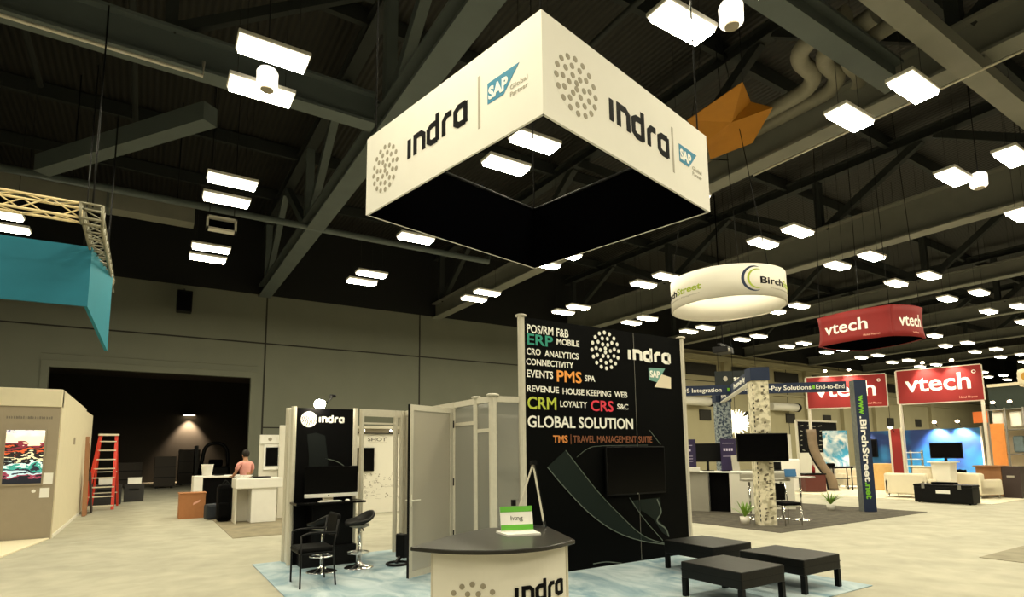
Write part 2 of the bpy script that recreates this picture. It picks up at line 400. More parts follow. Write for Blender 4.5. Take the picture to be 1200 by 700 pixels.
# joists and deck ribs, seen dimly
for i, y in enumerate((-3, 1.5, 6, 10.5, 15, 19.5, 24, 28.5)):
    tag(B().bar((XL, y, 14.2), (80, y, 14.2), .18, .5).part('roof_joist', M_deckd), f'dim roof joist under the dark deck, {ORD[8-i]} from the back wall', 'roof joist', 'joists under the roof deck')
for i, (x, y0, y1) in enumerate(((-3.4, 12, 22), (-.9, 13.8, 24), (10.2, 6.3, 16))):
    tag(B().tube([(x, y0, 13.3), (x, y1, 13.3)], .09, 8).part('sprinkler_pipe', M_deckd),
        ['dark pipe high under the deck at the far left', 'dark pipe high under the deck above the step ladder', 'dark pipe high under the deck behind the square sign'][i], 'pipe')
# four curved ducts at upper right
def curved(dx, dy, lab):
    z = 10.95
    p = arc([(12.2+dx, 5.6+dy, z), (12.35+dx, 6.6+dy, z), (12.75+dx, 7.0+dy, z), (13.55+dx, 7.15+dy, z), (13.98+dx, 7.6+dy, z), (14.02+dx, 8.4+dy, z), (14.0+dx, 9.8, z), (14.0+dx, 13, z)], 6)
    tag(B().tube(p, .2, 14).part('curved_duct', mat('grey_duct', (132, 128, 112), .6, var=.08)), lab, 'duct', 'curved ducts at upper right')
curved(0, 0, 'grey curved duct nearest the orange sheet, first of three')
curved(.55, -.3, 'middle grey curved duct of the three at upper right')
curved(1.1, -.6, 'grey curved duct farthest from the orange sheet, last of three')

t = thing('roof_duct', 'wide pale rectangular duct under the roof behind the box truss at left', 'duct', (-5, 22.9, 9.95))
B().box(XL+.05, 22.6, 9.95, 1.05, 23.25, 10.75).part('duct', M_steel2, t)
for x in (-10, -7, -1.5): B().box(x-.04, 22.58, 9.93, x+.04, 23.27, 10.77).part('flange', M_steel, t)
for x in (-8.5, -2.5, .5): B().tube([(x, 22.9, 10.75), (x, 22.9, 14.5)], .02, 6).part('hanger', M_blackm, t)
# orange sheet draped on the girder
t = thing('orange_sheet', 'orange sheet draped beside a roof girder behind the square sign', 'sheet', (13.4, 9, 10.2))
pts = [(11.95, 9.75, 10.6), (12.15, 8.15, 10.85), (13.35, 8.75, 11.05), (13.6, 8.28, 10.72), (14.22, 9.35, 10.42), (13.75, 10.45, 10.3), (12.9, 9.9, 10.35), (13.1, 9.2, 10.62)]
b = B().add(pts, [(0, 7, 1), (1, 7, 2), (2, 7, 3), (3, 7, 4), (4, 7, 5), (5, 7, 6), (6, 7, 0)])
b.part('sheet', mat('orange_cloth', (176, 116, 20), .8, var=.08, scale=3), t, solid=.02)
B().tube([(12.15, 8.15, 10.85), (12.1, 8.1, 13.7)], .012, 6).part('cord', M_blackm, t); B().tube([(13.75, 10.45, 10.3), (14.6, 10.45, 10.5)], .015, 6).part('cord', M_blackm, t)

# ------------------------------------------------------------------ ceiling lights
M_lamp = mat('lit_diffuser', (255, 250, 235), .4, emit=LAMP, ecol=LAMPCOL)
M_rim = mat('lit_rim', (240, 236, 225), .4, emit=2.2, ecol=(1, .93, .74))
M_house = mat('lamp_housing', (220, 216, 204), .5)
def make_light():
    t = thing('ceiling_light', '', 'ceiling light')
    B().box(-.62, -.26, .09, .62, .26, .17).part('housing', M_house, t, bev=.015)
    b = B(); b.add([(-.6,-.24,.09),(.6,-.24,.09),(.6,.24,.09),(-.6,.24,.09),(-.57,-.21,0),(.57,-.21,0),(.57,.21,0),(-.57,.21,0)],
                   [(0,4,5,1),(1,5,6,2),(2,6,7,3),(3,7,4,0)])
    b.part('lens_rim', M_rim, t)
    b = B().add([(-.57,-.21,0),(.57,-.21,0),(.57,.21,0),(-.57,.21,0)], [(3,2,1,0)])
    b.part('diffuser', M_lamp, t)
    for x in (-.45, .45): B().tube([(x, 0, .17), (x, 0, 5.0)], .006, 5).part('hanger', M_blackm, t)
    return t
LX = [-4.15, 1.6, 7.45, 12.9, 18.25, 23.15, 28.0, 33.2] + [38.3+5.1*i for i in range(10)]
LY = [(22.3, 23.55), (16.4, 17.72), (10.55, 11.85), (4.8, 6.07)]
proto = None; LZ = 8.95
for i, x in enumerate(LX):
    for j, ys in enumerate(LY):
        for k, y in enumerate(ys):
            if x > 12 and j == 3 and x > 40: continue
            lab = f"glowing ceiling light, {'nearer' if k == 0 else 'farther'} of its pair, {ORD[j+1]} pair from back wall, {ORD[i+1]} row from left"
            if proto is None:
                proto = make_light(); proto.location = (x, y, LZ); proto['label'] = lab; proto['group'] = 'ceiling lights in pairs'
            else: dup(proto, (x, y, LZ), 0, lab, 'ceiling lights in pairs')
for x in (-9.9, -4.15, 1.6, 7.45, 12.9, 18.25, 23.15):
    for y in (-1.05, .2, -6.9, -5.65): dup(proto, (x, y, LZ), 0, 'ceiling light behind and above the viewpoint', 'ceiling lights behind the viewpoint')
def can(x, y, z, lab, ht=13.9):
    t = thing('pendant_lamp', lab, 'pendant lamp', (x, y, z), group='white can lamps')
    B().lathe([(.14, 0), (.19, .05), (.2, .34), (.17, .4), (.06, .45)], (x, y, z), 20).part('shade', mat('lit_white_shade', (240, 236, 225), .5, emit=1.6, ecol=(1, .93, .78)), t)
    B().lathe([(.12, -.02), (.12, .0)], (x, y, z), 16).part('lens', mat('grey_lens', (150, 140, 120), .4), t)
    B().tube([(x, y, z+.45), (x, y, ht)], .015, 6).part('hanger', M_blackm, t)
can(1.62, 11.3, 8.75, 'white can lamp between the two nearest lights at upper left')
can(7.93, 5.45, 8.75, 'white can lamp beside the large ceiling light at the top', 10.05)
can(18.95, 5.75, 8.75, 'white can lamp between two ceiling lights at right edge')

# ------------------------------------------------------------------ hanging square sign
SN, SL, SF, SR = (3.33, 4.56), (2.58, 8.04), (6.17, 8.82), (6.92, 5.31)
t = thing('square_hanging_sign', 'large white square fabric sign hanging above the blue carpet booth', 'hanging sign', (4.76, 6.68, 5.2))
b = B()
def wallseg(b, p, q, th=.05):
    p, q = Vector((*p, 0)), Vector((*q, 0)); d = (q-p).normalized(); n = Vector((d.y, -d.x, 0))
    vs = [p, q, q-n*th, p-n*th]
    b.add([(*v.xy, 5.2) for v in vs]+[(*v.xy, 6.4) for v in vs], [(3,2,1,0),(4,5,6,7),(0,1,5,4),(1,2,6,5),(2,3,7,6),(3,0,4,7)])
ring = [SN, SR, SF, SL]
b1, b2 = B(), B()
for i in range(4):
    p, q = Vector(ring[i]), Vector(ring[(i+1) % 4]); wallseg(b1, p, q, .03)
    c = (Vector(SN)+Vector(SF))/2; wallseg(b2, p+(c-p)*.02, q+(c-q)*.02, .01)
b1.part('fabric_band', M_fabw, t); plab(b2.part('lining', mat('black_lining', (3, 3, 4), .95, spec=.0), t), 'black inner lining')
xr = Vector((*SR, 0))-Vector((*SN, 0)); xl = Vector((*SN, 0))-Vector((*SL, 0))
fr = plane((*SN, 5.2), xr); fl = plane((*SL, 5.2), xl)
L_ = xl.length
M_sapb = mat('blue_teal_print', (52, 132, 168), .7); M_gr2 = mat('pale_grey_print', (170, 164, 150), .7)
for fn, ub, us, ws, d_, w_ in ((fr, 2.65, 2.82, .5, (.57, .57, .385, .36), (1.19, .43, 1.36, .28)), (fl, L_-1.01, L_-.86, .52, (L_-3.05, .55, .34, .36), (L_-2.48, .46, 1.26, .27))):
    bk, bd, bg, bt, bw = B(), B(), B(), B(), B()
    bd.fprism([(d_[0]+d_[2]*math.cos(2*math.pi*k/40), d_[1]+d_[3]*math.sin(2*math.pi*k/40)) for k in range(40)], fn, -.002, .001); bd.mi = [0]*len(bd.f); bd.cur = 1
    indra_dots(bd, fn, *d_); indra_word(bk, fn, *w_)
    bg.text('Global', fn, us+ws*.72, .5, .055, .27); bg.text('Partner', fn, us+ws*.72, .415, .055, .27)
    bt.fprism([(us, .5), (us, .76), (us+ws, .76), (us+ws*.52, .5)], fn, 0, .004)
    bw.text('SAP', lambda u, v, d, fn=fn: fn(u, v, d+.004), us+.02, .55, .14, ws*.62, .04)
    bd.part('dot_emblem', [M_fabw, M_dotg], t); bk.part('wordmark', M_ink, t); bg.part('partner_lettering', M_gr2, t); B().stroke([(ub, .27), (ub, .93)], .04, fn).part('divider_line', M_gr2, t)
    e = bt.part('partner_badge', M_sapb, t); bw.part('badge_lettering', M_white_t, e)
for p in ring: B().tube([(*(Vector(p)+(Vector((4.76, 6.68))-Vector(p))*.05), 6.38), (*(Vector(p)+(Vector((4.76, 6.68))-Vector(p))*.05), 14.5)], .012, 6).part('cable', M_blackm, t)
b = B()
for i in range(4):
    p, q = [Vector((*(Vector(v)+(Vector((4.76, 6.68))-Vector(v))*.035), 6.36)) for v in (ring[i], ring[(i+1) % 4])]; b.tube([p, q], .025, 8)
b.part('frame', M_blackm, t)

# ------------------------------------------------------------------ blue carpet and the main booth
CX0, CX1, CY0, CY1 = 1.5, 7.62, 3.8, 9.9
M_carp = mat_two('ice_blue_carpet', (112, 142, 158), (182, 196, 202), 2.2, .33, .66, .95, 10, (1, .55, 1), bump=.4, dist=1.2)
tag(B().box(CX0, CY0, 0, CX1, CY1, .012).part('carpet', M_carp, bev=.004), 'pale icy blue carpet under the booth with black graphic wall', 'carpet')

tag(B().box(10.85, -5, 0, 20, 3.82, .01).part('carpet', mat_two('beige_grey_carpet', (126, 120, 102), (150, 144, 124), 3, .3, .7, .95, bump=.3), bev=.003), 'plain beige grey carpet at the lower right picture edge', 'carpet')
tag(B().box(1.62, 13.25, 0, 4.4, 21, .01).part('carpet', mat_two('brown_grey_carpet', (120, 112, 92), (148, 138, 114), 3, .3, .7, .95, bump=.3), bev=.003), 'brown grey carpet under the white counters at left', 'carpet')
def post(b, x, y, z, r=.045, cap=True):
    n = 8; b.prism([(x+r*math.cos(math.pi*(2*i+1)/n), y+r*math.sin(math.pi*(2*i+1)/n)) for i in range(n)], .012, z)
    if cap: b.lathe([(r*1.55, z), (r*1.6, z+.02), (r*1.2, z+.03)], (x, y, 0), 12)
# graphic wall
PY = 6.6
t = thing('graphic_wall', 'tall black booth wall with printed words and dot emblem', 'display wall', (6, PY, .012))
B().box(4.42, PY, .012, 7.6, PY+.04, 3.57).part('panel', mat('black_print_panel', (2, 3, 3), .6, spec=.06), t)
for x in (4.375, 7.645):
    b = B(); post(b, x, PY+.02, 3.58, .05); b.part('post', M_alu, t)
b = B().box(6.515, PY-.003, .02, 6.521, PY, 3.56); b.part('seam', M_alud, t)
fp = plane((0, PY-.001, 0), (1, 0, 0))
bw = B()
for s, x, z, h, wd in (('POS/RM', 4.46, 3.36, .115, .46), ('F&B', 4.98, 3.355, .115, .22), ('MOBILE', 4.98, 3.235, .085, .42), ('CRO', 4.45, 3.045, .09, .24), ('ANALYTICS', 4.76, 3.04, .09, .62),
                       ('CONNECTIVITY', 4.44, 2.9, .085, .84), ('EVENTS', 4.45, 2.725, .1, .45), ('SPA', 5.49, 2.725, .085, .2),
                       ('REVENUE', 4.45, 2.52, .085, .55), ('HOUSE KEEPING', 5.07, 2.51, .085, .93), ('WEB', 6.07, 2.51, .085, .27), ('LOYALTY', 5.02, 2.325, .085, .5), ('S&C', 6.12, 2.325, .08, .23)):
    bw.text(s, fp, x, z, h, wd, .015)
bw.text('GLOBAL SOLUTION', fp, 4.45, 2.025, .155, 1.99, .018)
bw.part('white_lettering', M_white_t, t)
for s, x, z, h, wd, nm, col in (('ERP', 4.46, 3.19, .15, .45, 'teal_lettering', (36, 148, 128)), ('PMS', 4.97, 2.69, .16, .46, 'orange_lettering', (244, 160, 70)),
                                ('CRM', 4.45, 2.28, .165, .5, 'lime_lettering', (188, 200, 66)), ('CRS', 5.59, 2.285, .155, .45, 'crimson_lettering', (226, 56, 78))):
    plab(B().text(s, fp, x, z, h, wd, .016).part(nm, mat(nm, col, .6), t), nm.split('_')[0]+' printed letters')
plab(B().text('TMS', fp, 4.88, 1.81, .1, .26, .02).part('gold_lettering', mat('gold_print', (224, 140, 66), .6), t), 'gold printed letters')
b = B().text('TRAVEL MANAGEMENT SUITE', fp, 5.24, 1.81, .1, 1.6, .0); b.stroke([(5.2, 1.79), (5.2, 1.93)], .008, fp)
plab(b.part('brown_lettering', mat('brown_print', (140, 84, 54), .6), t), 'brown printed letters')
b = B(); indra_dots(b, fp, 5.915, 3.225, .3, .31, dr=.1); b.part('dot_emblem', M_white_t, t)
b = B(); indra_word(b, fp, 6.39, 3.125, .96, .155); b.part('wordmark', M_white_t, t)
b = B().fprism([(6.83, 2.82), (6.83, 3.02), (7.21, 3.03), (7.02, 2.79)], fp, 0, .004); e = b.part('partner_badge', mat('teal_badge_print', (110, 160, 150), .6), t)
b = B().fprism([(6.95, 2.71), (7.12, 2.93), (7.34, 2.89), (7.33, 2.7)], fp, 0, .005); b.part('badge_flag', mat('cream_print', (226, 214, 190), .6), e)
B().text('SAP', lambda u, v, d: fp(u, v, d+.005), 6.85, 2.87, .1, .23, .04).part('badge_lettering', M_white_t, e)
# swoosh print
M_sw = mat('dark_green_print', (13, 26, 22), .6, spec=.2); M_swl = mat('grey_line_print', (96, 106, 98), .6)
low = [(4.77, 1.47), (5.04, 1.2), (5.48, .81), (5.96, .51), (6.48, .32), (7.12, .19)]; upc = [(5.1, 1.7), (5.24, 1.55), (5.66, 1.11), (6.06, .76), (6.57, .38), (7.1, .2)]
A, Bq = arc(low, 6), arc(upc, 6)
b = B()
for i in range(len(A)-1): b.fprism([A[i], A[i+1], Bq[i+1], Bq[i]], fp, 0, .002)
sil = [(6.33, .92), (6.97, .94), (6.99, .72), (6.9, .6), (7.1, .44), (7.14, .31), (6.98, .4), (6.8, .62), (6.6, .74), (6.42, .8)]
b.fprism(sil, fp, 0, .002); b.part('swoosh_print', M_sw, t)
b = B(); n = len(A)
for cv, w0 in ((A, .012), (Bq, .01), (arc([(6.31, .97), (6.59, .64), (6.99, .27)], 6), .01), (arc([(5.3, 1.6), (5.51, 1.72), (5.78, 1.76), (6.74, 1.77)], 6), .006), ([(6.79, 2.01), (7.03, 1.78)], .008),
               (arc([(6.9, .92), (6.98, .72), (6.88, .58), (7.06, .45), (7.13, .32)], 6), .022), (arc([(5.55, .07), (5.8, .07), (6.1, .02)], 4), .012)):
    b.stroke([tuple(p) for p in cv], w0, lambda u, v, d: fp(u, v, d+.002), .002)
b.part('line_print', M_swl, t)
# TV on the graphic wall
t = thing('wall_television', 'black flat television mounted on the tall black graphic wall', 'television', (6.42, PY-.06, 1.0))
B().box(5.8, PY-.075, 1.02, 7.04, PY-.03, 1.75).part('casing', M_blackp, t, bev=.008)
B().box(5.82, PY-.079, 1.045, 7.02, PY-.075, 1.735).part('screen', M_blackg, t)
B().box(6.2, PY-.03, 1.2, 6.65, PY, 1.6).part('mount', M_blackm, t); B().disc(6.42, 1.033, .012, plane((0, PY-.075, 0), (1, 0, 0)), .003).part('emblem', M_alud, t)

# storage closet with translucent walls
M_fr = mat_frost('frosted_sheet', (196, 190, 176), .22); M_fr2 = mat_frost('clearer_sheet', (150, 150, 142), .5)
KX, KZ = 3.92, 2.44
t = thing('storage_closet', 'booth storage closet of aluminium posts and translucent sheets', 'storage closet', (5.8, 8.2, .012))
for x, y, r in ((KX+.02, PY+.08, .055), (KX, 7.1, .045), (KX, 7.78, .035), (KX, 8.78, .035), (KX, 9.75, .04), (7.6, 9.75, .045), (5.8, 9.75, .04)):
    b = B(); post(b, x, y, KZ, r, y < 7.2); b.part('post', M_alu, t)
for p, q in (((KX, PY+.08), (KX, 7.1)), ((KX, 7.1), (KX, 7.78)), ((KX, 7.78), (KX, 8.78)), ((KX, 8.78), (KX, 9.75)), ((KX, 9.75), (7.6, 9.75)), ((KX, PY+.08), (4.33, PY+.03))):
    B().bar((*p, 2.4), (*q, 2.4), .04, .08).part('rail', M_alu, t)
for p, q, m in (((KX, PY+.13), (KX, 7.06), M_fr2), ((KX, 7.14), (KX, 7.75), M_fr2), ((KX, 8.81), (KX, 9.71), M_fr), ((KX+.04, 9.75), (5.76, 9.75), M_fr), ((5.84, 9.75), (7.56, 9.75), M_fr), ((KX+.08, PY+.07), (4.32, PY+.03), M_fr2)):
    B().bar((*p, 1.2), (*q, 1.2), .012, 2.3).part('sheet', m, t)
for z in (.9, 1.45):
    B().box(KX+.06, PY+.12, z, 4.9, 7.0, z+.02).part('shelf', M_alu, t)
B().bar((KX, PY+.1, 1.98), (KX, 7.1, 1.98), .03, .05).part('crossbar', M_alu, t); B().bar((KX, 7.1, 2.1), (KX, 7.78, 2.1), .03, .05).part('crossbar', M_alu, t)
# the open door
h, fe = Vector((KX-.04, 7.78, 0)), Vector((3.03, 7.38, 0)); d = (fe-h)
t = thing('closet_door', 'translucent closet door standing open with a lever handle', 'door', (h.x, h.y, .03))
def dp(u, z, off=0): n = Vector((d.y, -d.x, 0)).normalized(); p = h+d*u+n*off; return (p.x, p.y, z)
b = B().bar(dp(0, .04+1.155), dp(.07, .04+1.155), .035, 2.31).bar(dp(.93, 1.195), dp(1, 1.195), .035, 2.31).bar(dp(.07, 2.31), dp(.93, 2.31), .035, .08).bar(dp(.07, .08), dp(.93, .08), .035, .08)
b.part('frame', M_alu, t)
B().bar(dp(.07, 1.195), dp(.93, 1.195), .012, 2.15).part('sheet', M_fr, t); plab(B().bar(dp(1, 1.195), dp(1.008, 1.195), .037, 2.31).part('edge_strip', M_blackp, t), 'black edge strip')
for s in (-1, 1):
    hb = B().bar(dp(.965, 1.05, s*.02), dp(.965, 1.05, s*.07), .02).bar(dp(.975, 1.05, s*.07), dp(.83, 1.05, s*.07), .02, .02).bar(dp(.965, .97, s*.02), dp(.965, 1.13, s*.02), .04, .01)
    hb.part('handle', mat('pale_handle', (226, 222, 208), .3, metal=.1), t, bev=.004)
for z in (.45, 1.2, 2.05): B().tube([dp(-.01, z, -.02), dp(-.01, z+.11, -.02)], .014, 8).part('hinge', M_blackm, t)
# portal between tower and closet
t = thing('portal_frame', 'aluminium portal frame between the black tower and the closet', 'frame', (3.45, 9.7, .012))
for x, y in ((3.07, 9.55), (3.72, 9.68), (3.84, 9.7)):
    b = B(); post(b, x, y, 2.44, .04, False); b.part('post', M_alu, t)
B().bar((3.07, 9.55, 2.38), (3.84, 9.7, 2.38), .05, .12).part('header', M_alu, t); B().bar((3.1, 9.56, 2.2), (3.7, 9.67, 2.2), .03, .03).part('header', M_alu, t)

# tower with counter
t = thing('booth_tower', 'black booth tower with white dot emblem at the left carpet corner', 'display tower', (2.45, 9.6, .012))
TY = 9.45
B().box(1.99, TY, .012, 2.89, TY+.03, 2.42).part('front_panel', mat('black_print_panel_b', (2, 2, 3), .5, spec=.1), t)
B().box(1.95, TY+.05, .012, 1.985, TY+.4, 2.42).part('side_panel', M_offw, t); B().box(2.9, TY+.05, .012, 2.93, TY+.4, 2.42).part('side_panel', M_offw, t); B().box(1.99, TY+.37, .012, 2.89, TY+.4, 2.42).part('back_panel', M_offw, t)
for x, y in ((1.955, TY+.015), (1.95, TY+.4), (2.93, TY+.015), (2.94, TY+.4)):
    b = B(); post(b, x, y, 2.44, .042, False); b.part('post', M_alu, t)
ft = plane((0, TY-.001, 0), (1, 0, 0))
b = B(); b.disc(2.18, 2.24, .125, ft, .003, 28); b.part('emblem_disc', M_white_t, t)
b = B(); 
for k in range(7):
    x = -.1+k*.033; hh = math.sqrt(max(.0, .115**2-x*x))
    b.stroke([(2.18+x, 2.24-hh*.85), (2.18+x+.02, 2.24-hh*.3), (2.18+x-.01, 2.24+.02), (2.18+x+.015, 2.24+hh*.85)], .01, lambda u, v, d: ft(u, v, d+.003), .002)
b.part('emblem_lines', M_ink, t)
b = B(); indra_word(b, ft, 2.34, 2.195, .4, .085, t=.26); b.part('wordmark', M_white_t, t)
b = B(); indra_dots(b, ft, 2.5, .66, .27, .27, dr=.1); b.part('dot_emblem', mat('grey_dot_print', (116, 116, 108), .6), t)
b = B().fprism([(2.16, 2.0), (2.3, 2.03), (2.44, 1.98), (2.5, 1.55), (2.48, 1.3), (2.2, 1.32), (2.2, 1.65)], ft, 0, .002); b.part('shape_print', mat('dark_grey_print', (24, 28, 28), .6, spec=.1), t)
b = B().stroke([tuple(p) for p in arc([(2.45, 1.62), (2.65, 1.56), (2.86, 1.42)], 5)], .01, ft, .002); b.part('line_print', M_swl, t)
plab(B().box(1.93, 8.98, .93, 2.98, TY, .96).part('counter_shelf', M_blackg, t, bev=.005), 'glossy black counter shelf')
B().box(2.2, 9.12, .3, 2.82, TY, .93).part('cabinet', mat('black_laminate', (3, 3, 4), .4, spec=.15), t); B().box(2.05, 9.05, .012, 2.86, TY, .3).part('plinth', M_blackp, t)
# spot lamp on arm over the tower
t = thing('arm_spotlight', 'lit spotlight on a black arm above the black tower', 'spotlight', (2.45, 9.6, 2.42))
B().tube([(2.45, 9.62, 2.4), (2.47, 9.6, 2.5), (2.5, 9.3, 2.6)], .012, 8).part('arm', M_blackm, t)
B().lathe([(.0, .02), (.05, .02), (.055, 0), (.05, -.02), (0, -.02)], (2.52, 9.35, 2.62), 14).part('transformer', M_blackp, t)
B().tube([(2.47, 9.55, 2.5), (2.32, 9.3, 2.5)], .009, 8).part('arm', M_blackm, t)
B().lathe([(.035, .05), (.055, .0), (.06, -.04)], (2.3, 9.28, 2.51), 16).part('head', M_chrome, t)
B().lathe([(0, .05), (.07, .03), (.09, -.02), (.07, -.08), (0, -.1)], (2.3, 9.28, 2.5), 16).part('bulb', mat('lit_bulb', (255, 250, 230), .4, emit=60, ecol=(1, .9, .65)), t)
# computer
t = thing('desktop_computer', 'all-in-one computer with white chin on the tower shelf', 'computer', (2.46, 9.25, .96))
B().box(2.1, 9.23, 1.075, 2.92, 9.26, 1.5).part('screen', M_blackg, t, bev=.006)
plab(B().box(2.1, 9.225, 1.02, 2.92, 9.262, 1.078).part('chin', mat('white_metal', (232, 230, 224), .35, metal=.1), t, bev=.004), 'white chin')
B().bar((2.46, 9.28, 1.1), (2.46, 9.26, .965), .16, .012, (0, 1, 0)).part('stand', M_alu, t); B().box(2.36, 9.17, .96, 2.56, 9.33, .97).part('foot', M_alu, t)
B().disc(2.46, 1.048, .012, plane((0, 9.224, 0), (1, 0, 0)), .002).part('emblem', M_ink, t)
t = thing('keyboard', 'slim white keyboard on the tower shelf below the computer', 'keyboard', (2.47, 9.1, .96))
B().box(2.28, 9.05, .96, 2.62, 9.16, .972).part('body', M_white, t, bev=.004); B().box(2.29, 9.06, .972, 2.61, 9.15, .976).part('keys', mat('pale_keys', (214, 212, 206), .5), t)
tag(B().lathe([(.034, 0), (.036, .012), (.025, .024), (0, .028)], (2.72, 9.1, .96), 14).part('computer_mouse', M_white), 'white mouse beside the keyboard on the tower shelf', 'mouse')

# ------------------------------------------------------------------ bar stools and chair
def bar_stool(loc, rz, lab):
    t = thing('bar_stool', lab, 'bar stool', (0, 0, 0), 0, 'black bar stools at the tower')
    b = B().lathe([(.215, 0), (.215, .006), (.19, .018), (.08, .04), (.035, .085), (.03, .1)], (0, 0, 0), 28); b.part('base', M_chrome, t)
    B().tube([(0, 0, .09), (0, 0, .36)], .028, 14).part('column', M_chrome, t); B().tube([(0, 0, .36), (0, 0, .6)], .02, 12).part('piston', M_chrome, t)
    pts = [(.16*math.cos(a)+0, .16*math.sin(a)-.02, .22) for a in [R(20+k*32) for k in range(-6, 6)]]
    B().tube(pts, .011, 8, closed=True).tube([(0, 0, .22), (0, -.17, .22)], .01, 8).part('footrest', M_chrome, t)
    # scooped shell: swept dish rising to a low back
    b = B(); nu, nv = 9, 9; g = []
    for i in range(nu):
        for j in range(nv):
            a = (i/(nu-1)-.5)*2; c = (j/(nv-1)-.5)*2
            x = a*math.sqrt(max(0, 1-c*c/2))*.215; y = c*math.sqrt(max(0, 1-a*a/2))*.22
            z = .64 + max(0, (y+.02))**2*3.2 + abs(x)**2*1.2
            g.append((x, y, z))
    b.add(g, [(i*nv+j, (i+1)*nv+j, (i+1)*nv+j+1, i*nv+j+1) for i in range(nu-1) for j in range(nv-1)], True)
    b.part('seat', M_ott, t, solid=.045, sub=1)
    B().lathe([(.1, .585), (.15, .6), (.14, .635)], (0, 0, 0), 16).part('seat_plate', M_alud, t); B().tube([(.0, 0, .59), (.17, -.05, .575), (.2, -.06, .55)], .008, 6).part('lever', M_blackm, t)
    t.location = loc; t.rotation_euler.z = rz; return t
s1 = bar_stool((2.78, 8.66, .012), R(-75), 'black bar stool on chrome pedestal, right of the armchair')
dup(s1, (2.24, 8.66, .012), R(-160), 'black bar stool on chrome pedestal, behind the armchair before the tower')
t = thing('armchair', 'black armchair with thin metal legs on the blue carpet', 'chair', (0, 0, 0))
for x, y in ((-.2, -.27), (-.2, .27)): B().tube([(x, y, 0), (x, y, .65)], .012, 8).part('leg', M_blackm, t)
for y in (-.27, .27): B().tube([(.24, y, 0), (.2, y, .45), (.26, y, .82)], .012, 8).part('leg', M_blackm, t)
for y in (-.27, .27): B().tube(arc([(-.2, y, .64), (-.1, y, .67), (.1, y, .67), (.24, y, .66)], 4), .014, 8).part('armrest', M_blackp, t)
M_chair = mat('black_upholstery', (4, 4, 4), .7, spec=.12)
b = B().cbox((0, 0, .45), (.46, .48, .07)); b.part('seat', M_chair, t, bev=.03)
b = B().cbox((.27, 0, .74), (.05, .46, .3), 0, Matrix.Rotation(R(8), 3, 'Y')); b.part('backrest', M_chair, t, bev=.025)
B().bar((-.2, -.27, .42), (-.2, .27, .42), .02).bar((.21, -.27, .42), (.21, .27, .42), .02).bar((-.2, -.27, .42), (.21, -.27, .42), .02).bar((-.2, .27, .42), (.21, .27, .42), .02).part('seat_frame', M_blackm, t)
t.location = (1.93, 7.97, .012)
# dark stand behind the door
t = thing('folded_stand', 'black folded stand with looped foot behind the translucent door', 'stand', (3.05, 8.3, .012))
B().cbox((3.44, 8.62, .27), (.1, .2, .36), R(20)).part('body', M_blackp, t, bev=.02)
B().tube([(3.32+.16*math.cos(a), 8.5+.16*math.sin(a), .035) for a in [2*math.pi*k/16 for k in range(16)]], .018, 8, closed=True).part('foot_ring', M_blackm, t); B().bar((3.32, 8.56, .035), (3.43, 8.62, .12), .04).part('strut', M_blackm, t)

# ------------------------------------------------------------------ reception counter
t = thing('reception_counter', 'curved white reception counter with a black top', 'counter', (2.35, 3.85, .012))
fa = arc([(1.60, 3.86), (1.78, 3.56), (2.05, 3.36), (2.38, 3.31), (2.72, 3.43)], 6)
back = [(3.02, 4.2), (2.55, 4.42), (2.08, 4.2)]
top = [(p.x, p.y) for p in fa]+back
B().prism(top, 1.0, 1.03).part('top', mat('black_counter_top', (26, 24, 21), .32, var=.1, scale=3), t, bev=.006)
fb = arc([(1.74, 3.78), (1.86, 3.62), (2.08, 3.46), (2.38, 3.41), (2.685, 3.5)], 8)
b = B(); ins = [Vector((p.x, p.y+.03)) for p in fb]
b.prism([(p.x, p.y) for p in fb]+[(p.x, p.y) for p in reversed(ins)], .05, 1.0); b.part('front_panel', M_offw, t)
B().prism([(1.76, 3.82), (1.8, 3.8), (2.12, 4.12), (2.1, 4.16)], .05, 1.0).part('side_panel', M_offw, t); B().prism([(2.66, 3.53), (2.7, 3.52), (2.95, 4.12), (2.91, 4.14)], .05, 1.0).part('side_panel', M_offw, t)
for x, y in ((1.75, 3.8), (2.69, 3.51), (2.1, 4.14), (2.93, 4.13)):
    b = B(); post(b, x, y, 1.0, .018, False); b.part('post', M_alu, t)
cum = [0]
for i in range(1, len(fb)): cum.append(cum[-1]+(fb[i]-fb[i-1]).length)
def fcurve(u, v, d):
    i = 0
    while i < len(cum)-2 and cum[i+1] < u: i += 1
    tt = (u-cum[i])/(cum[i+1]-cum[i]); a, c = fb[i], fb[i+1]; p = a+(c-a)*tt; dr = (c-a).normalized(); n = Vector((dr.y, -dr.x)); p = p+n*(d+.0015)
    return Vector((p.x, p.y, v))
b = B(); indra_dots(b, fcurve, .30, .60, .21, .21, dr=.09); b.part('dot_emblem', M_dotg, t)
b = B(); indra_word(b, fcurve, .585, .655, .46, .1); b.part('wordmark', M_ink, t)
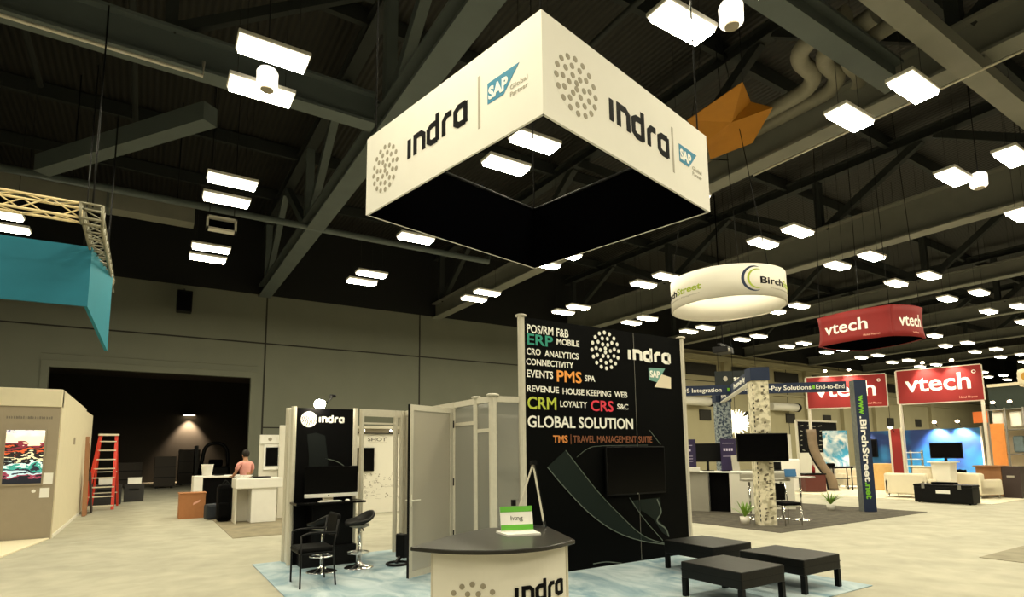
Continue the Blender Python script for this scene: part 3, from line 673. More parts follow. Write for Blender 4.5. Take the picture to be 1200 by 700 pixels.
# things on the counter
t = thing('tabletop_placard', 'green and white placard with a short word on the counter', 'placard', (2.56, 3.97, 1.03))
xd = Vector((.96, -.28, 0)); yd = Vector((.06, .2, .97)).normalized(); o = Vector((2.43, 4.0, 1.045)); fn = plane(o, xd, yd)
b = B(); b.fprism([(0, 0), (.27, 0), (.27, .2), (0, .2)], fn, -.008, 0); b.part('card', M_white, t)
g = mat('bright_green_print', (96, 176, 52), .55)
B().fprism([(0, .155), (.27, .155), (.27, .2), (0, .2)], fn, 0, .002).fprism([(0, .012), (.27, .012), (.27, .055), (0, .055)], fn, 0, .002).part('green_bands', g, t)
B().text('htng', fn, .085, .09, .035, .1, .0, .002).part('lettering', M_ink, t)
B().prism([(2.40, 3.86), (2.66, 3.78), (2.74, 4.02), (2.44, 4.1)], 1.03, 1.045).part('base', M_white, t)
t = thing('tabletop_easel', 'folding white metal easel standing on the counter behind the placard', 'easel', (2.88, 4.2, 1.03))
ap = Vector((2.86, 4.16, 1.585))
B().bar(ap, (2.93, 4.1, 1.035), .03, .012).part('leg', M_chrome, t); B().bar(ap+Vector((.02, .03, 0)), (2.98, 4.17, 1.035), .02, .012).part('leg', M_chrome, t); B().bar(ap, (2.66, 4.2, 1.035), .018, .01).part('leg', M_alu, t)
B().bar((2.93, 4.1, 1.04), (2.72, 4.18, 1.04), .02, .012).bar((2.98, 4.17, 1.04), (2.78, 4.24, 1.04), .02, .012).part('ledge', M_chrome, t)
B().cbox((2.675, 4.2, 1.25), (.03, .03, .05)).part('clamp', M_blackp, t); B().cbox(ap, (.05, .04, .035)).part('hinge', M_blackp, t)

# ------------------------------------------------------------------ ottomans
def ottoman(x0, y0, x1, y1, lab):
    t = thing('ottoman', lab, 'ottoman', ((x0+x1)/2, (y0+y1)/2, .012), 0, 'black ottomans on the blue carpet')
    B().box(x0, y0, .22, x1, y1, .4).part('cushion', M_ott, t, bev=.012)
    b = B(); cx = (x0+x1)/2; b.box(x0-.002, y0-.002, .31, x1+.002, y1+.002, .318); b.part('piping', M_blackp, t)
    for x in (x0+.03, x1-.03):
        for y in (y0+.03, y1-.03): B().box(x-.028, y-.028, .012, x+.028, y+.028, .22).part('leg', M_blackp, t)
ottoman(5.33, 3.96, 6.09, 4.77, 'black leather ottoman nearest the camera')
ottoman(6.5, 3.98, 7.27, 4.84, 'black leather ottoman at right edge of blue carpet')
ottoman(6.4, 5.17, 7.22, 6.02, 'black leather ottoman against the tall black graphic wall')

# ------------------------------------------------------------------ kiosk at left
KY, KXR = 15.57, -1.55
t = thing('kiosk', 'grey fronted exhibit kiosk with cream side wall at left edge', 'kiosk', (-3.6, 18.5, 0))
M_taupe = mat('taupe_panel', (150, 138, 118), .6, var=.04); M_cream = mat('cream_panel', (220, 210, 182), .6, var=.04)
B().box(-6.6, KY, 0, KXR-.02, KY+.08, 2.76).part('front_panel', M_taupe, t)
B().box(-6.6, KY-.03, 2.76, KXR, KY+.3, 3.14).part('header', M_cream, t, bev=.01)
B().box(KXR-.08, KY+.08, 0, KXR, 21.6, 3.14).part('side_wall', M_cream, t); B().box(-6.6, 21.5, 0, KXR-.08, 21.6, 3.14).part('back_wall', M_cream, t)
B().prism([(KXR-.13, 21.75), (KXR-.05, 21.72), (KXR-.02, 24.6), (KXR-.1, 24.6)], 0, 3.12).part('end_wall', M_cream, t); B().box(KXR-.07, 21.6, 0, KXR-.02, 21.73, 3.1).part('joint_strip', M_wood, t)
B().box(KXR, KY+.1, 0, KXR+.015, 21.6, .08).part('skirting', M_offw, t)
fk = plane((0, KY-.001, 0), (1, 0, 0))
b = B(); x = -2.44
for k in range(20):
    wd = random.uniform(.018, .036); b.fprism([(x, 2.5), (x+wd, 2.5), (x+wd, 2.5+random.choice((.04, .055))), (x, 2.555)], fk, 0, .002); x += .038
b.part('faint_lettering', mat('taupe_print', (112, 104, 92), .6), t)
B().box(KXR-.001, 18.55, 2.02, KXR+.012, 18.85, 2.2).part('switch_plate', M_taupe, t)
for u0, u1, v0, v1 in ((-1.76, -1.6, 1.14, 1.37), (-1.8, -1.64, .86, 1.06)): B().fprism([(u0, v0), (u1, v0), (u1, v1), (u0, v1)], fk, 0, .006).part('notice', M_white, t)
B().disc(-1.9, 1.0, .035, fk, .01).part('button', M_white, t)
# the lit poster screen
t = thing('poster_screen', 'bright screen showing a colourful picture on the grey kiosk front', 'screen', (-2.08, KY, 1.17))
B().box(-2.44, KY-.03, 1.12, -1.76, KY, 2.3).part('frame', M_taupe, t)
m = bpy.data.materials.new('picture'); m.use_nodes = True; nt = m.node_tree; bs = nt.nodes['Principled BSDF']
tc = nt.nodes.new('ShaderNodeTexCoord'); mp = nt.nodes.new('ShaderNodeMapping'); mp.inputs['Scale'].default_value = (1.6, 1, 4.2); n1 = nt.nodes.new('ShaderNodeTexNoise'); n1.inputs['Scale'].default_value = 2.6; n1.inputs['Detail'].default_value = 3
sx = nt.nodes.new('ShaderNodeSeparateXYZ'); r1 = nt.nodes.new('ShaderNodeValToRGB'); cr = r1.color_ramp
add = nt.nodes.new('ShaderNodeMath'); add.operation = 'MULTIPLY_ADD'; add.inputs[1].default_value = .55
sc_ = nt.nodes.new('ShaderNodeMath'); sc_.operation = 'MULTIPLY_ADD'; sc_.inputs[1].default_value = .87; sc_.inputs[2].default_value = -.28
L = nt.links.new
L(tc.outputs['Object'], mp.inputs[0]); L(mp.outputs[0], n1.inputs['Vector']); L(tc.outputs['Object'], sx.inputs[0]); L(sx.outputs['Z'], sc_.inputs[0])
L(n1.outputs[0], add.inputs[0]); L(sc_.outputs[0], add.inputs[2]); L(add.outputs[0], r1.inputs[0])
cr.interpolation = 'CONSTANT'
cols = [(0, (16, 20, 34)), (.1, (150, 60, 84)), (.15, (190, 220, 230)), (.2, (30, 34, 50)), (.26, (60, 160, 150)), (.31, (214, 236, 240)), (.36, (20, 20, 24)), (.42, (236, 226, 190)), (.47, (30, 22, 24)), (.54, (214, 92, 50)), (.6, (40, 24, 28)), (.66, (130, 40, 56)), (.72, (250, 236, 214)), (.86, (252, 250, 250)), (.95, (120, 120, 160)), (.97, (246, 240, 250))]
cr.elements[0].position = 0; cr.elements[0].color = (*lin(cols[0][1]), 1); cr.elements[1].position = .1; cr.elements[1].color = (*lin(cols[1][1]), 1)
for p, c in cols[2:]: e = cr.elements.new(p); e.color = (*lin(c), 1)
L(r1.outputs[0], bs.inputs['Base Color']); L(r1.outputs[0], bs.inputs['Emission Color']); bs.inputs['Emission Strength'].default_value = .55
B().box(-2.41, KY-.036, 1.16, -1.79, KY-.03, 2.26).part('picture', m, t)
tag(B().prism([(-6, 13.05), (-1.97, 13.1), (-1.58, 15.54), (-6, 15.54)], 0, .03).part('floor_platform', mat('pale_platform', (232, 222, 194), .5), bev=.005), 'pale low floor platform before the grey kiosk', 'platform')
# ladder
t = thing('step_ladder', 'tall red step ladder beside the kiosk', 'ladder', (-1.1, 23.0, 0))
fl_, fr_, tl, tr = Vector((-1.5, 22.75, 0)), Vector((-.78, 23.0, 0)), Vector((-1.25, 23.45, 2.4)), Vector((-.82, 23.55, 2.4))
B().bar(fl_, tl, .09, .06).part('side_rail', M_lred, t); B().bar(fr_, tr, .09, .06).part('side_rail', M_lred, t)
for k in range(8):
    f = (k+.45)/8.1; B().bar(fl_.lerp(tl, f), fr_.lerp(tr, f), .09, .035).part('rung', mat('pale_rung', (214, 206, 184), .4, metal=.2), t)
B().bar(tl+Vector((-.06, 0, .03)), tr+Vector((.06, 0, .03)), .22, .06).part('top_cap', mat('pale_rung', (0, 0, 0)), t)
bl, br = Vector((-1.42, 24.5, 0)), Vector((-.7, 24.7, 0))
B().bar(bl, tl+Vector((0, .1, 0)), .06, .05).part('rear_leg', M_lred, t); B().bar(br, tr+Vector((0, .1, 0)), .06, .05).part('rear_leg', M_lred, t)
for f in (.2, .5, .8): B().bar(bl.lerp(tl, f), br.lerp(tr, f), .03).part('brace', M_alu, t)
for k, (x, y, h_) in enumerate(((-1.44, 20.9, 2.3), (-1.43, 21.2, 2.1))):
    tag(B().bar((x+.06, y, 0), (x-.02, y+.5, h_), .09, .05).part('wooden_batten', M_wood), ['taller brown batten leaning on the kiosk side wall', 'shorter brown batten leaning beside the taller one on the kiosk'][k], 'batten')
tag(B().cbox((-1.33, 22.15, .63), (.05, .8, 1.22), R(2), Matrix.Rotation(R(-5), 3, 'Y')).part('leaning_board', mat('dark_board', (46, 38, 34), .7)), 'dark board leaning against the kiosk near the ladder foot', 'board')
for k, (x, y, z, s, lab) in enumerate(((-1.1, 25.6, 0, (.6, .5, .95), 'white box behind the ladder rungs on a dark crate'), (-.25, 26.6, 0, (.4, .35, .9), 'small white box right of the ladder'))):
    tt = thing('crate', ['dark crate behind the ladder', 'dark crate right of the ladder'][k], 'crate', (x, y, 0), group='dark crates near the ladder')
    B().box(x-s[0]*.8, y-s[1]/2, 0, x+s[0]*.8, y+s[1]/2, s[2]*.75).part('body', mat('dark_crate', (34, 32, 32), .7), tt, bev=.02); B().box(x-s[0]*.4, y-s[1]/2-.02, s[2]*.5, x+s[0]*.4, y-s[1]/2, s[2]*.56).part('handle', M_blackm, tt)
    tt = thing('white_box', lab, 'box', (x, y, s[2]*.75), group='white boxes near the ladder')
    B().box(x-.22, y-.18, s[2]*.75, x+.22, y+.18, s[2]*.75+.22).part('body', M_white, tt, bev=.01); B().box(x-.225, y-.185, s[2]*.75+.2, x+.225, y+.185, s[2]*.75+.23).part('lid', M_offw, tt)

# ------------------------------------------------------------------ dark store room behind the doorway
t = thing('wall_downlight', 'small lit lamp on the wall inside the dark doorway', 'wall lamp', (2.5, 45.8, 4.6))
B().box(2.1, 45.6, 4.55, 2.9, 46, 4.7).part('housing', M_blackm, t); B().box(2.15, 45.62, 4.53, 2.85, 45.95, 4.55).part('lens', mat('store_lamp', (255, 240, 210), .5, emit=8, ecol=(1, .8, .5)), t)
sp = bpy.data.lights.new('downlight', 'SPOT'); sp.energy = 1700; sp.color = (1, .74, .48); sp.spot_size = R(82); sp.spot_blend = .7; sp.shadow_soft_size = .1
so = bpy.data.objects.new('lamp_light', sp); C.objects.link(so); so.parent = t; so.location = (0, -.25, -.12); so.rotation_euler = (R(12), 0, 0)
def crate(x, y, w_, d_, h_, lab):
    t = thing('stacked_crate', lab, 'crate', (x, y, 0), group='crates in the dark store room')
    B().box(x-w_/2, y-d_/2, .1, x+w_/2, y+d_/2, h_).part('body', mat('store_crate', (52, 46, 40), .8), t, bev=.02)
    for z in (h_*.33, h_*.66): B().box(x-w_/2-.01, y-d_/2-.01, z, x+w_/2+.01, y+d_/2+.01, z+.05).part('strap', M_blackm, t)
    for sx_ in (-1, 1): B().box(x+sx_*w_*.35-.06, y-d_/2, 0, x+sx_*w_*.35+.06, y+d_/2, .1).part('runner', M_blackm, t)
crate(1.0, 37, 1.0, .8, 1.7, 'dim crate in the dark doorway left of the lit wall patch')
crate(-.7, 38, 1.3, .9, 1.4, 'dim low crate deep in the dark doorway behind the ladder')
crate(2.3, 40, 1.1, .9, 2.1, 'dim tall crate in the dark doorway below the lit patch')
t = thing('forklift', 'dark forklift silhouette in the store room doorway', 'forklift', (3.5, 38, 0))
B().box(2.7, 37.4, .25, 4.3, 38.6, 1.1).part('body', M_blackp, t, bev=.15); B().tube(arc([(4.2, 38, 1.1), (4.1, 38, 2.1), (3.6, 38, 2.45), (3.0, 38, 2.2), (2.8, 38, 1.1)], 5), .1, 8).part('cab_guard', M_blackp, t)
B().box(3.2, 37.6, 1.1, 3.9, 38.3, 1.5).part('seat', M_black, t, bev=.08); B().box(2.45, 37.5, .1, 2.6, 38.5, 2.3).part('mast', M_blackm, t)
for x in (2.95, 4.0):
    for y in (37.35, 38.65): B().tube([(x, y-.1, .3), (x, y+.1, .3)], .3, 16).part('wheel', M_black, t)
for y in (37.7, 38.3): B().bar((2.45, y, .15), (1.6, y, .12), .12, .05).part('fork', M_blackm, t)

# ------------------------------------------------------------------ teal hanging sign and box truss
t = thing('teal_hanging_sign', 'teal fabric sign hanging at the left edge', 'hanging sign', (-3, 14.3, 4.73))
c0, c1 = Vector((-1.15, 14.31, 0)), Vector((-.88, 16.5, 0))
def wall4(p, q, z00, z01, z10, z11, th=.06):
    d = (q-p).normalized(); n = Vector((-d.y, d.x, 0))*th
    return B().add([(p.x,p.y,z00),(q.x,q.y,z10),(q.x,q.y,z11),(p.x,p.y,z01)]+[((p+n).x,(p+n).y,z00),((q+n).x,(q+n).y,z10),((q+n).x,(q+n).y,z11),((p+n).x,(p+n).y,z01)],
                   [(0,1,2,3),(7,6,5,4),(1,0,4,5),(2,1,5,6),(3,2,6,7),(0,3,7,4)])
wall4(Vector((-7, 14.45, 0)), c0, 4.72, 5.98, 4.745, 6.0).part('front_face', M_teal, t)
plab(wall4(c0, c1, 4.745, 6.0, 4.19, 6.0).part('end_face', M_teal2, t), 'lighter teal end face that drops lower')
B().tube([(-6.9, 14.5, 5.98), (-1.2, 14.4, 5.98), (-.97, 16.45, 5.98)], .03, 8).part('frame', M_blackm, t)
for p in ((-5.5, 14.5), (-1.3, 14.45), (-1.0, 16.4)): B().tube([(*p, 5.98), (*p, 10.1)], .012, 6).part('cable', M_blackm, t)
t = thing('box_truss', 'pale aluminium box truss with a corner above the teal sign', 'truss', (-4, 12.5, 6.0))
ty, tz, q = 12.6, 6.09, .27
def truss_run(p, d, n, m, rung=False):
    p, d = Vector(p), Vector(d).normalized(); s = d.cross(Vector((0,0,1))).normalized(); u = Vector((0,0,1)); ln = n*.42
    cs = [a*s*q/2+b_*u*q/2 for a, b_ in ((-1,-1),(1,-1),(1,1),(-1,1))]
    b = B()
    for c in cs: b.tube([p+c, p+d*ln+c], .024, 8)
    b.part('chord', m, t)
    b = B()
    for k in range(n):
        for i in range(4):
            c1_, c2_ = cs[i], cs[(i+1) % 4]
            a0 = p+d*(k*.42)+(c1_ if k % 2 else c2_); a1 = p+d*((k+1)*.42)+(c2_ if k % 2 else c1_)
            b.tube([a0, a1], .013, 6)
            if k % 3 == 0 or rung: b.tube([p+d*(k*.42)+c1_, p+d*(k*.42)+c2_], .016, 6)
    b.part('lattice', m, t)
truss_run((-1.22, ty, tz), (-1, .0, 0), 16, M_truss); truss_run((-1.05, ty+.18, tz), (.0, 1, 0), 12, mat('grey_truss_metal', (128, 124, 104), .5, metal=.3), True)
b = B()
for sx_ in (-1, 1):
    for sy_ in (-1, 1): b.tube([(-1.05+sx_*.16, ty+sy_*.16, tz-.15), (-1.05+sx_*.16, ty+sy_*.16, tz+.15)], .024, 8)
for z in (-.14, .14):
    for s_ in (-1, 1): b.tube([(-1.21, ty+s_*.16, tz+z), (-.89, ty+s_*.16, tz+z)], .024, 8).tube([(-1.05+s_*.16, ty-.16, tz+z), (-1.05+s_*.16, ty+.16, tz+z)], .024, 8)
b.part('corner_block', mat('grey_truss_metal', (0, 0, 0)), t)
for x, y in ((-1.05, ty), (-5.5, ty), (-1.05, ty+4.5)): B().tube([(x, y, tz+.14), (x, y, 10.3)], .015, 6).part('cable', M_blackm, t)
t = thing('hanging_speaker', 'small black box hanging before the upper back wall at left', 'speaker', (1.0, 31, 8.6))
B().box(.9, 30.9, 8.55, 1.55, 31.4, 9.6).part('cabinet', M_blackp, t, bev=.04); B().box(.95, 30.88, 8.6, 1.5, 30.9, 9.5).part('grille', M_black, t); B().bar((1.22, 31.2, 9.6), (1.22, YW, 9.9), .08).part('bracket', M_blackm, t)
t = thing('exhaust_grille', 'pale rectangular vent frame hanging below two lights at left', 'vent', (1.75, 20.5, 9.1))
bb = B(); zz = 9.6
for x0, x1, z0, z1 in ((1.3, 2.2, 9.1, 9.16), (1.3, 2.2, 9.5, 9.56), (1.3, 1.36, 9.1, 9.56), (2.14, 2.2, 9.1, 9.56)): bb.box(x0, 20.5, z0, x1, 20.8, z1)
bb.part('frame', M_offw, t); B().box(1.34, 20.75, 9.15, 2.16, 20.79, 9.52).part('screen', M_black, t); B().tube([(1.38, 20.65, 9.56), (1.38, 20.65, 14.5)], .015, 6).part('hanger', M_blackm, t); B().tube([(2.12, 20.65, 9.56), (2.12, 20.65, 14.5)], .015, 6).part('hanger', M_blackm, t)

# ------------------------------------------------------------------ middle booths
t = thing('cardboard_box', 'brown cardboard box on the floor left of the white counters', 'box', (1.17, 18.45, 0))
B().box(.87, 18.2, 0, 1.5, 18.75, .67).part('carton', M_card, t, bev=.008); B().box(.85, 18.18, .665, 1.52, 18.77, .69).part('flaps', M_card, t)
B().fprism([(1.2, .36), (1.36, .44), (1.37, .5), (1.21, .42)], plane((0, 18.199, 0), (1, 0, 0)), 0, .003).part('label', mat('pink_label', (226, 170, 150), .6), t)
t = thing('white_counter', 'white reception counter with inset box, right of black drapes', 'counter', (2.5, 16.2, .011))
B().box(1.95, 15.85, .86, 3.05, 16.6, 1.11).part('top', M_white, t, bev=.02); B().box(2.33, 15.9, .011, 2.92, 16.5, .86).part('pedestal', M_white, t, bev=.01)
B().box(1.98, 15.95, .011, 2.0, 16.6, .86).part('side_panel', M_offw, t); B().box(2.0, 16.5, .011, 2.33, 16.53, .86).part('back_panel', M_offw, t)
t = thing('draped_table', 'white edged table with black drape behind the cardboard box', 'table', (1.9, 20.3, .011))
B().box(1.3, 20, 1.02, 2.75, 20.8, 1.08).part('top', M_white, t, bev=.01); B().box(1.3, 20, .011, 1.55, 20.8, 1.02).part('end_panel', M_white, t); B().box(1.55, 20.05, .011, 2.7, 20.1, 1.02).part('drape', M_black, t)
t = thing('waste_bin', 'white open bin standing on the draped table', 'bin', (1.62, 20.3, 1.08))
B().lathe([(.13, 1.08), (.17, 1.4), (.175, 1.42), (.16, 1.42), (.125, 1.1)], (1.68, 20.35, 0), 18).part('bucket', M_white, t); B().tube([(1.68+.175*math.cos(a), 20.35+.175*math.sin(a), 1.42) for a in [2*math.pi*k/16 for k in range(16)]], .012, 6, closed=True).part('rim', M_white, t)
for k, (x, y, w_, h_, lab) in enumerate(((1.98, 17.95, .42, .95, 'black backpack heap before the draped table, left one'), (1.82, 16.8, .36, 1.05, 'black garment heap beside the white counter, right one'))):
    t = thing('black_bag', lab, 'bag', (x, y, 0), group='black bags between the counters')
    b = B(); b.cbox((x, y, h_*.46), (w_, .4, h_*.9)); b.part('body', M_black, t, bev=.1)
    B().cbox((x-.03, y-.23, h_*.3), (w_*.7, .1, h_*.35)).part('pocket', M_black, t, bev=.04); B().tube(arc([(x-.1, y-.1, h_*.88), (x, y-.1, h_), (x+.1, y-.1, h_*.88)], 4), .015, 6).part('strap', M_blackp, t)
tag(B().cbox((1.6, 17.5, .22), (.34, .28, .4), R(15)).part('dark_case', mat('dark_blue_case', (20, 28, 40), .6), bev=.06), 'dark blue case on floor right of the cardboard box', 'case')
for k, (x, y, s, lab) in enumerate(((1.72, 20.2, .1, 'small dark gadget on the draped table right of the bin'), (2.1, 16.1, .12, 'cluster of papers on the left end of the white counter'), (2.6, 16.2, .14, 'dark tablet lying on the white counter'), (2.3, 16.35, .1, 'brown cup beside the papers on the white counter'))):
    z = 1.08 if y > 18 else 1.11; xx = x if k else 2.0
    if k == 3: o = B().lathe([(.035, 0), (.05, .14), (.045, .14), (.03, .01)], (xx, y, z), 12).part('paper_cup', M_wood); tag(o, lab, 'cup')
    elif k == 1:
        b = B()
        for q_ in range(4): b.cbox((xx+.03*q_, y+.02*q_, z+.012+.02*q_), (.22, .3, .018), .3*q_)
        tag(b.part('paper_stack', M_white), lab, 'papers')
    else: tag(B().cbox((xx, y, z+.02), (s*2.6, s*1.7, .035), .2).part(['gadget', '', 'tablet'][k], M_blackp, bev=.008), lab, ['gadget', '', 'tablet'][k])
# white booth walls with monitor
t = thing('white_booth', 'white booth walls with header behind the white counter', 'booth wall', (2.9, 16.9, .011))
B().box(2.62, 16.85, .011, 3.1, 16.92, 2.0).part('back_wall', M_offw, t); B().box(3.1, 16.7, .011, 3.42, 16.8, 2.5).part('tall_wall', M_offw, t); B().box(2.62, 16.8, 2.0, 3.12, 16.9, 2.24).part('header', M_white, t)
B().disc(2.87, 2.12, .05, plane((0, 16.799, 0), (1, 0, 0)), .004).part('emblem', M_dotg, t); B().box(3.36, 16.62, .011, 3.44, 16.7, 2.52).part('post', M_alu, t)
t = thing('booth_monitor', 'black monitor in white frame on the white booth wall', 'monitor', (2.93, 16.7, 1.3))
B().box(2.72, 16.78, 1.3, 3.1, 16.85, 1.98).part('frame', M_white, t); B().box(2.77, 16.76, 1.4, 3.08, 16.78, 1.9).part('screen', M_blackg, t)
# person
def person(loc, rz):
    t = thing('person', 'person in pink shirt standing behind the white counters, back turned', 'person', (0, 0, 0))
    def skin(name, verts, edges, rad, m, par, sub=1):
        me = bpy.data.meshes.new(name); me.from_pydata(verts, edges, []); me.materials.append(m); o = bpy.data.objects.new(name, me); C.objects.link(o); o.parent = par
        md = o.modifiers.new('skin', 'SKIN'); md.use_smooth_shade = True
        for i, r in enumerate(rad): me.skin_vertices[0].data[i].radius = r if isinstance(r, tuple) else (r, r); me.skin_vertices[0].data[i].use_root = (i == 0)
        s = o.modifiers.new('sub', 'SUBSURF'); s.levels = sub; s.render_levels = sub; return o
    sk = mat('skin', (196, 146, 116), .6)
    V = [(0,0,.98),(0,0,1.15),(0,.01,1.35),(0,0,1.48),(0,.0,1.56),(0,.03,1.66),(0,.03,1.78)]; E_ = [(i,i+1) for i in range(6)]; r = [(.15,.1),(.14,.095),(.17,.105),(.08,.07),(.05,.05),(.075,.09),(.06,.075)]
    for s in (-1, 1):
        k = len(V); V += [(s*.2,0,1.44),(s*.26,.06,1.18),(s*.2,.28,1.08),(s*.18,.36,1.08)]; E_ += [(3,k),(k,k+1),(k+1,k+2),(k+2,k+3)]; r += [.055,.045,.035,.03]
        for f in range(4):
            q0 = len(V); V += [(s*(.15+.02*f),.42,1.08),(s*(.15+.02*f),.45+.008*(f in (1, 2)),1.065)]; E_ += [(k+3,q0),(q0,q0+1)]; r += [.01,.008]
        q0 = len(V); V += [(s*.14,.39,1.07)]; E_ += [(k+3,q0)]; r += [.01]
        k = len(V); V += [(s*.1,0,.9),(s*.11,.01,.5),(s*.11,-.02,.09),(s*.11,.12,.04)]; E_ += [(0,k),(k,k+1),(k+1,k+2),(k+2,k+3)]; r += [.085,.06,.042,.035]
    body = skin('body', V, E_, r, sk, t)
    V2 = [(0,0,1.0),(0,0,1.15),(0,.01,1.35),(0,0,1.47)]; E2 = [(0,1),(1,2),(2,3)]; r2 = [(.17,.12),(.16,.115),(.195,.125),(.1,.085)]
    for s in (-1, 1):
        k = len(V2); V2 += [(s*.2,0,1.44),(s*.25,.04,1.24)]; E2 += [(3,k),(k,k+1)]; r2 += [.075,.065]
    skin('shirt', V2, E2, r2, mat('pink_shirt', (226, 158, 150), .8), t)
    V3 = [(0,0,1.0)]; E3 = []; r3 = [(.165,.12)]
    for s in (-1, 1):
        k = len(V3); V3 += [(s*.1,0,.88),(s*.11,.01,.5),(s*.11,-.02,.1)]; E3 += [(0,k),(k,k+1),(k+1,k+2)]; r3 += [.1,.075,.06]
    skin('trousers', V3, E3, r3, M_black, t)
    b = B(); b.lathe([(0, .135), (.06, .12), (.095, .06), (.1, 0), (.085, -.06), (.06, -.08)], (0, .0, 1.72), 14); b.part('hair', mat('dark_hair', (28, 20, 16), .8), t)
    b = B().cbox((-.03, .118, 1.7), (.02, .012, .012)).cbox((.03, .118, 1.7), (.02, .012, .012)); b.part('eyes', M_ink, t)
    B().cbox((0, .128, 1.67), (.02, .03, .04)).part('nose', sk, t, bev=.006); B().cbox((0, .118, 1.625), (.045, .012, .01)).part('mouth', mat('lips', (160, 90, 84), .6), t)
    for s in (-1, 1): B().cbox((s*.085, .02, 1.68), (.015, .035, .05)).part('ear', sk, t, bev=.006)
    for s in (-1, 1): B().cbox((s*.11, .05, .04), (.1, .28, .08)).part('shoe', M_blackp, t, bev=.03)
    t.location = loc; t.rotation_euler.z = rz
person((2.5, 18.4, .011), R(25))
# SHOT booth
t = thing('shot_booth_wall', 'white printed booth wall seen through the aluminium portal', 'booth wall', (5.8, 16.3, 0))
B().box(4.95, 16.3, .02, 6.95, 16.36, 2.28).part('panel', M_offw, t); B().box(4.95, 16.25, 2.42, 6.95, 16.32, 2.5).part('header', M_alu, t); B().box(4.95, 16.33, 2.28, 6.95, 16.36, 2.42).part('upper_panel', mat('taupe_panel_b', (150, 140, 118), .7), t)
for x in (4.9, 6.97): B().box(x-.04, 16.26, 0, x+.04, 16.36, 2.5).part('post', M_alu, t)
B().box(4.95, 16.24, 2.27, 6.95, 16.3, 2.3).part('rail', M_blackm, t)
fsb = plane((0, 16.298, 0), (1, 0, 0)); g_ = mat('faint_grey_print', (150, 144, 130), .7)
B().text('SHOT', fsb, 5.42, 2.06, .1, .56, .02).part('lettering', mat('grey_lettering', (110, 106, 98), .7), t)
b = B().stroke([tuple(p) for p in arc([(5.4, 2.2), (5.7, 2.24), (6.0, 2.17)], 4)], .008, fsb, .002); b.stroke([(5.45, 2.02), (6.0, 2.02)], .006, fsb, .002)
for k in range(90):
    u, v = random.uniform(5.12, 6.35), random.uniform(.4, 1.14)
    if k % 3 == 0: b.stroke([(u, v), (u+random.uniform(.05, .16), v+random.uniform(-.02, .03))], .006, fsb, .002)
    elif k % 3 == 1: b.disc(u, v, random.uniform(.008, .022), fsb, .002, 8)
    else: b.stroke([(u+.03*math.cos(a), v+.03*math.sin(a)) for a in [i*1.05 for i in range(6)]], .006, fsb, .002, True)
b.part('doodle_print', g_, t)
B().box(6.5, 16.22, .22, 6.72, 16.3, .42).part('socket_box', M_taupe, t)
t = thing('small_television', 'small black television on the white printed wall', 'television', (5.34, 16.25, 1.2))
B().box(5.1, 16.22, 1.2, 5.6, 16.28, 1.87).part('casing', M_blackp, t, bev=.01); B().box(5.12, 16.215, 1.22, 5.58, 16.22, 1.85).part('screen', M_blackg, t); B().box(5.25, 16.28, 1.4, 5.45, 16.3, 1.7).part('mount', M_blackm, t)
for k, x in enumerate((5.25, 6.05)):
    t = thing('booth_spot', ['left', 'right'][k]+' tiny spot lamp above the white printed wall', 'spotlight', (x, 16.2, 2.3), group='tiny spots on the printed wall')
    B().bar((x, 16.27, 2.3), (x, 16.15, 2.36), .02).part('arm', M_blackm, t); B().lathe([(0, .03), (.03, .02), (.03, -.02), (0, -.03)], (x, 16.14, 2.36), 10).part('bulb', mat('booth_bulb', (255, 250, 230), .4, emit=8, ecol=(1, .92, .7)), t)


# ------------------------------------------------------------------ right: dark carpet booth with patterned columns
M_dcar = mat_two('dark_taupe_carpet', (58, 54, 46), (84, 78, 66), 5, .35, .65, .95, 8, bump=.3)
tag(B().box(10.95, 7.15, 0, 17.4, 13.4, .012).part('carpet', M_dcar, bev=.004), 'dark taupe carpet under the patterned columns at right', 'carpet')
M_paper = mat_two('paper_collage', (176, 168, 142), (226, 218, 194), 9, .4, .55, .8, 5)
M_cells = mat_two('blue_grey_cells', (34, 52, 76), (150, 160, 164), 14, .42, .56, .7, 3)
M_navyb = mat('navy_fabric', (16, 34, 66), .7, var=.06)
HZ0, HZ1 = 3.25, 3.53
def rotcol(x, y, w_, d_, rz, z0, z1, m): return B().cbox((x, y, (z0+z1)/2), (w_, d_, z1-z0), rz)
Q = R(45)
t = thing('patterned_column', 'cream column clad in a paper collage print with navy top block', 'column', (11.86, 8.08, .012))
rotcol(11.86, 8.08, .36, .36, R(-38), .012, 3.25, M_paper).part('shaft', M_paper, t)
rotcol(11.86, 8.08, .42, .42, R(-38), HZ0, HZ1+.02, M_navyb).part('top_block', M_navyb, t)
fcx = Vector((math.cos(R(-38)), math.sin(R(-38)), 0)); nrm = Vector((fcx.y, -fcx.x, 0)); fo = Vector((11.86, 8.08, 0))+nrm*.182-fcx*.18
b = B(); fn = plane((fo.x, fo.y, 0), fcx)
for k in range(46):
    u, v = random.uniform(.03, .26), random.uniform(.1, 3.1)
    b.fprism([(u, v), (u+random.uniform(.03, .09), v+.01), (u+random.uniform(.03, .09), v+random.uniform(.02, .09)), (u, v+.04)], fn, 0, .002)
b.part('print_marks', mat('brown_grey_print', (110, 102, 84), .8), t)
b = B(); fs2 = plane((fo.x-fcx.x*.001, fo.y-fcx.y*.001, 0), -nrm)
for k in range(30): b.disc(-.045, .15+k*.1, .02, plane((fo.x, fo.y, 0), (-nrm.x, -nrm.y, 0)) if False else fn, .002, 6) if False else b.fprism([(.0, .1+k*.104), (.022, .1+k*.104), (.022, .15+k*.104), (.0, .15+k*.104)], fn, 0, .003)
b.part('edge_dots', M_ink, t)
t = thing('patterned_column', 'blue grey column with cell pattern behind the dark screen booth', 'column', (16.0, 12.25, .012))
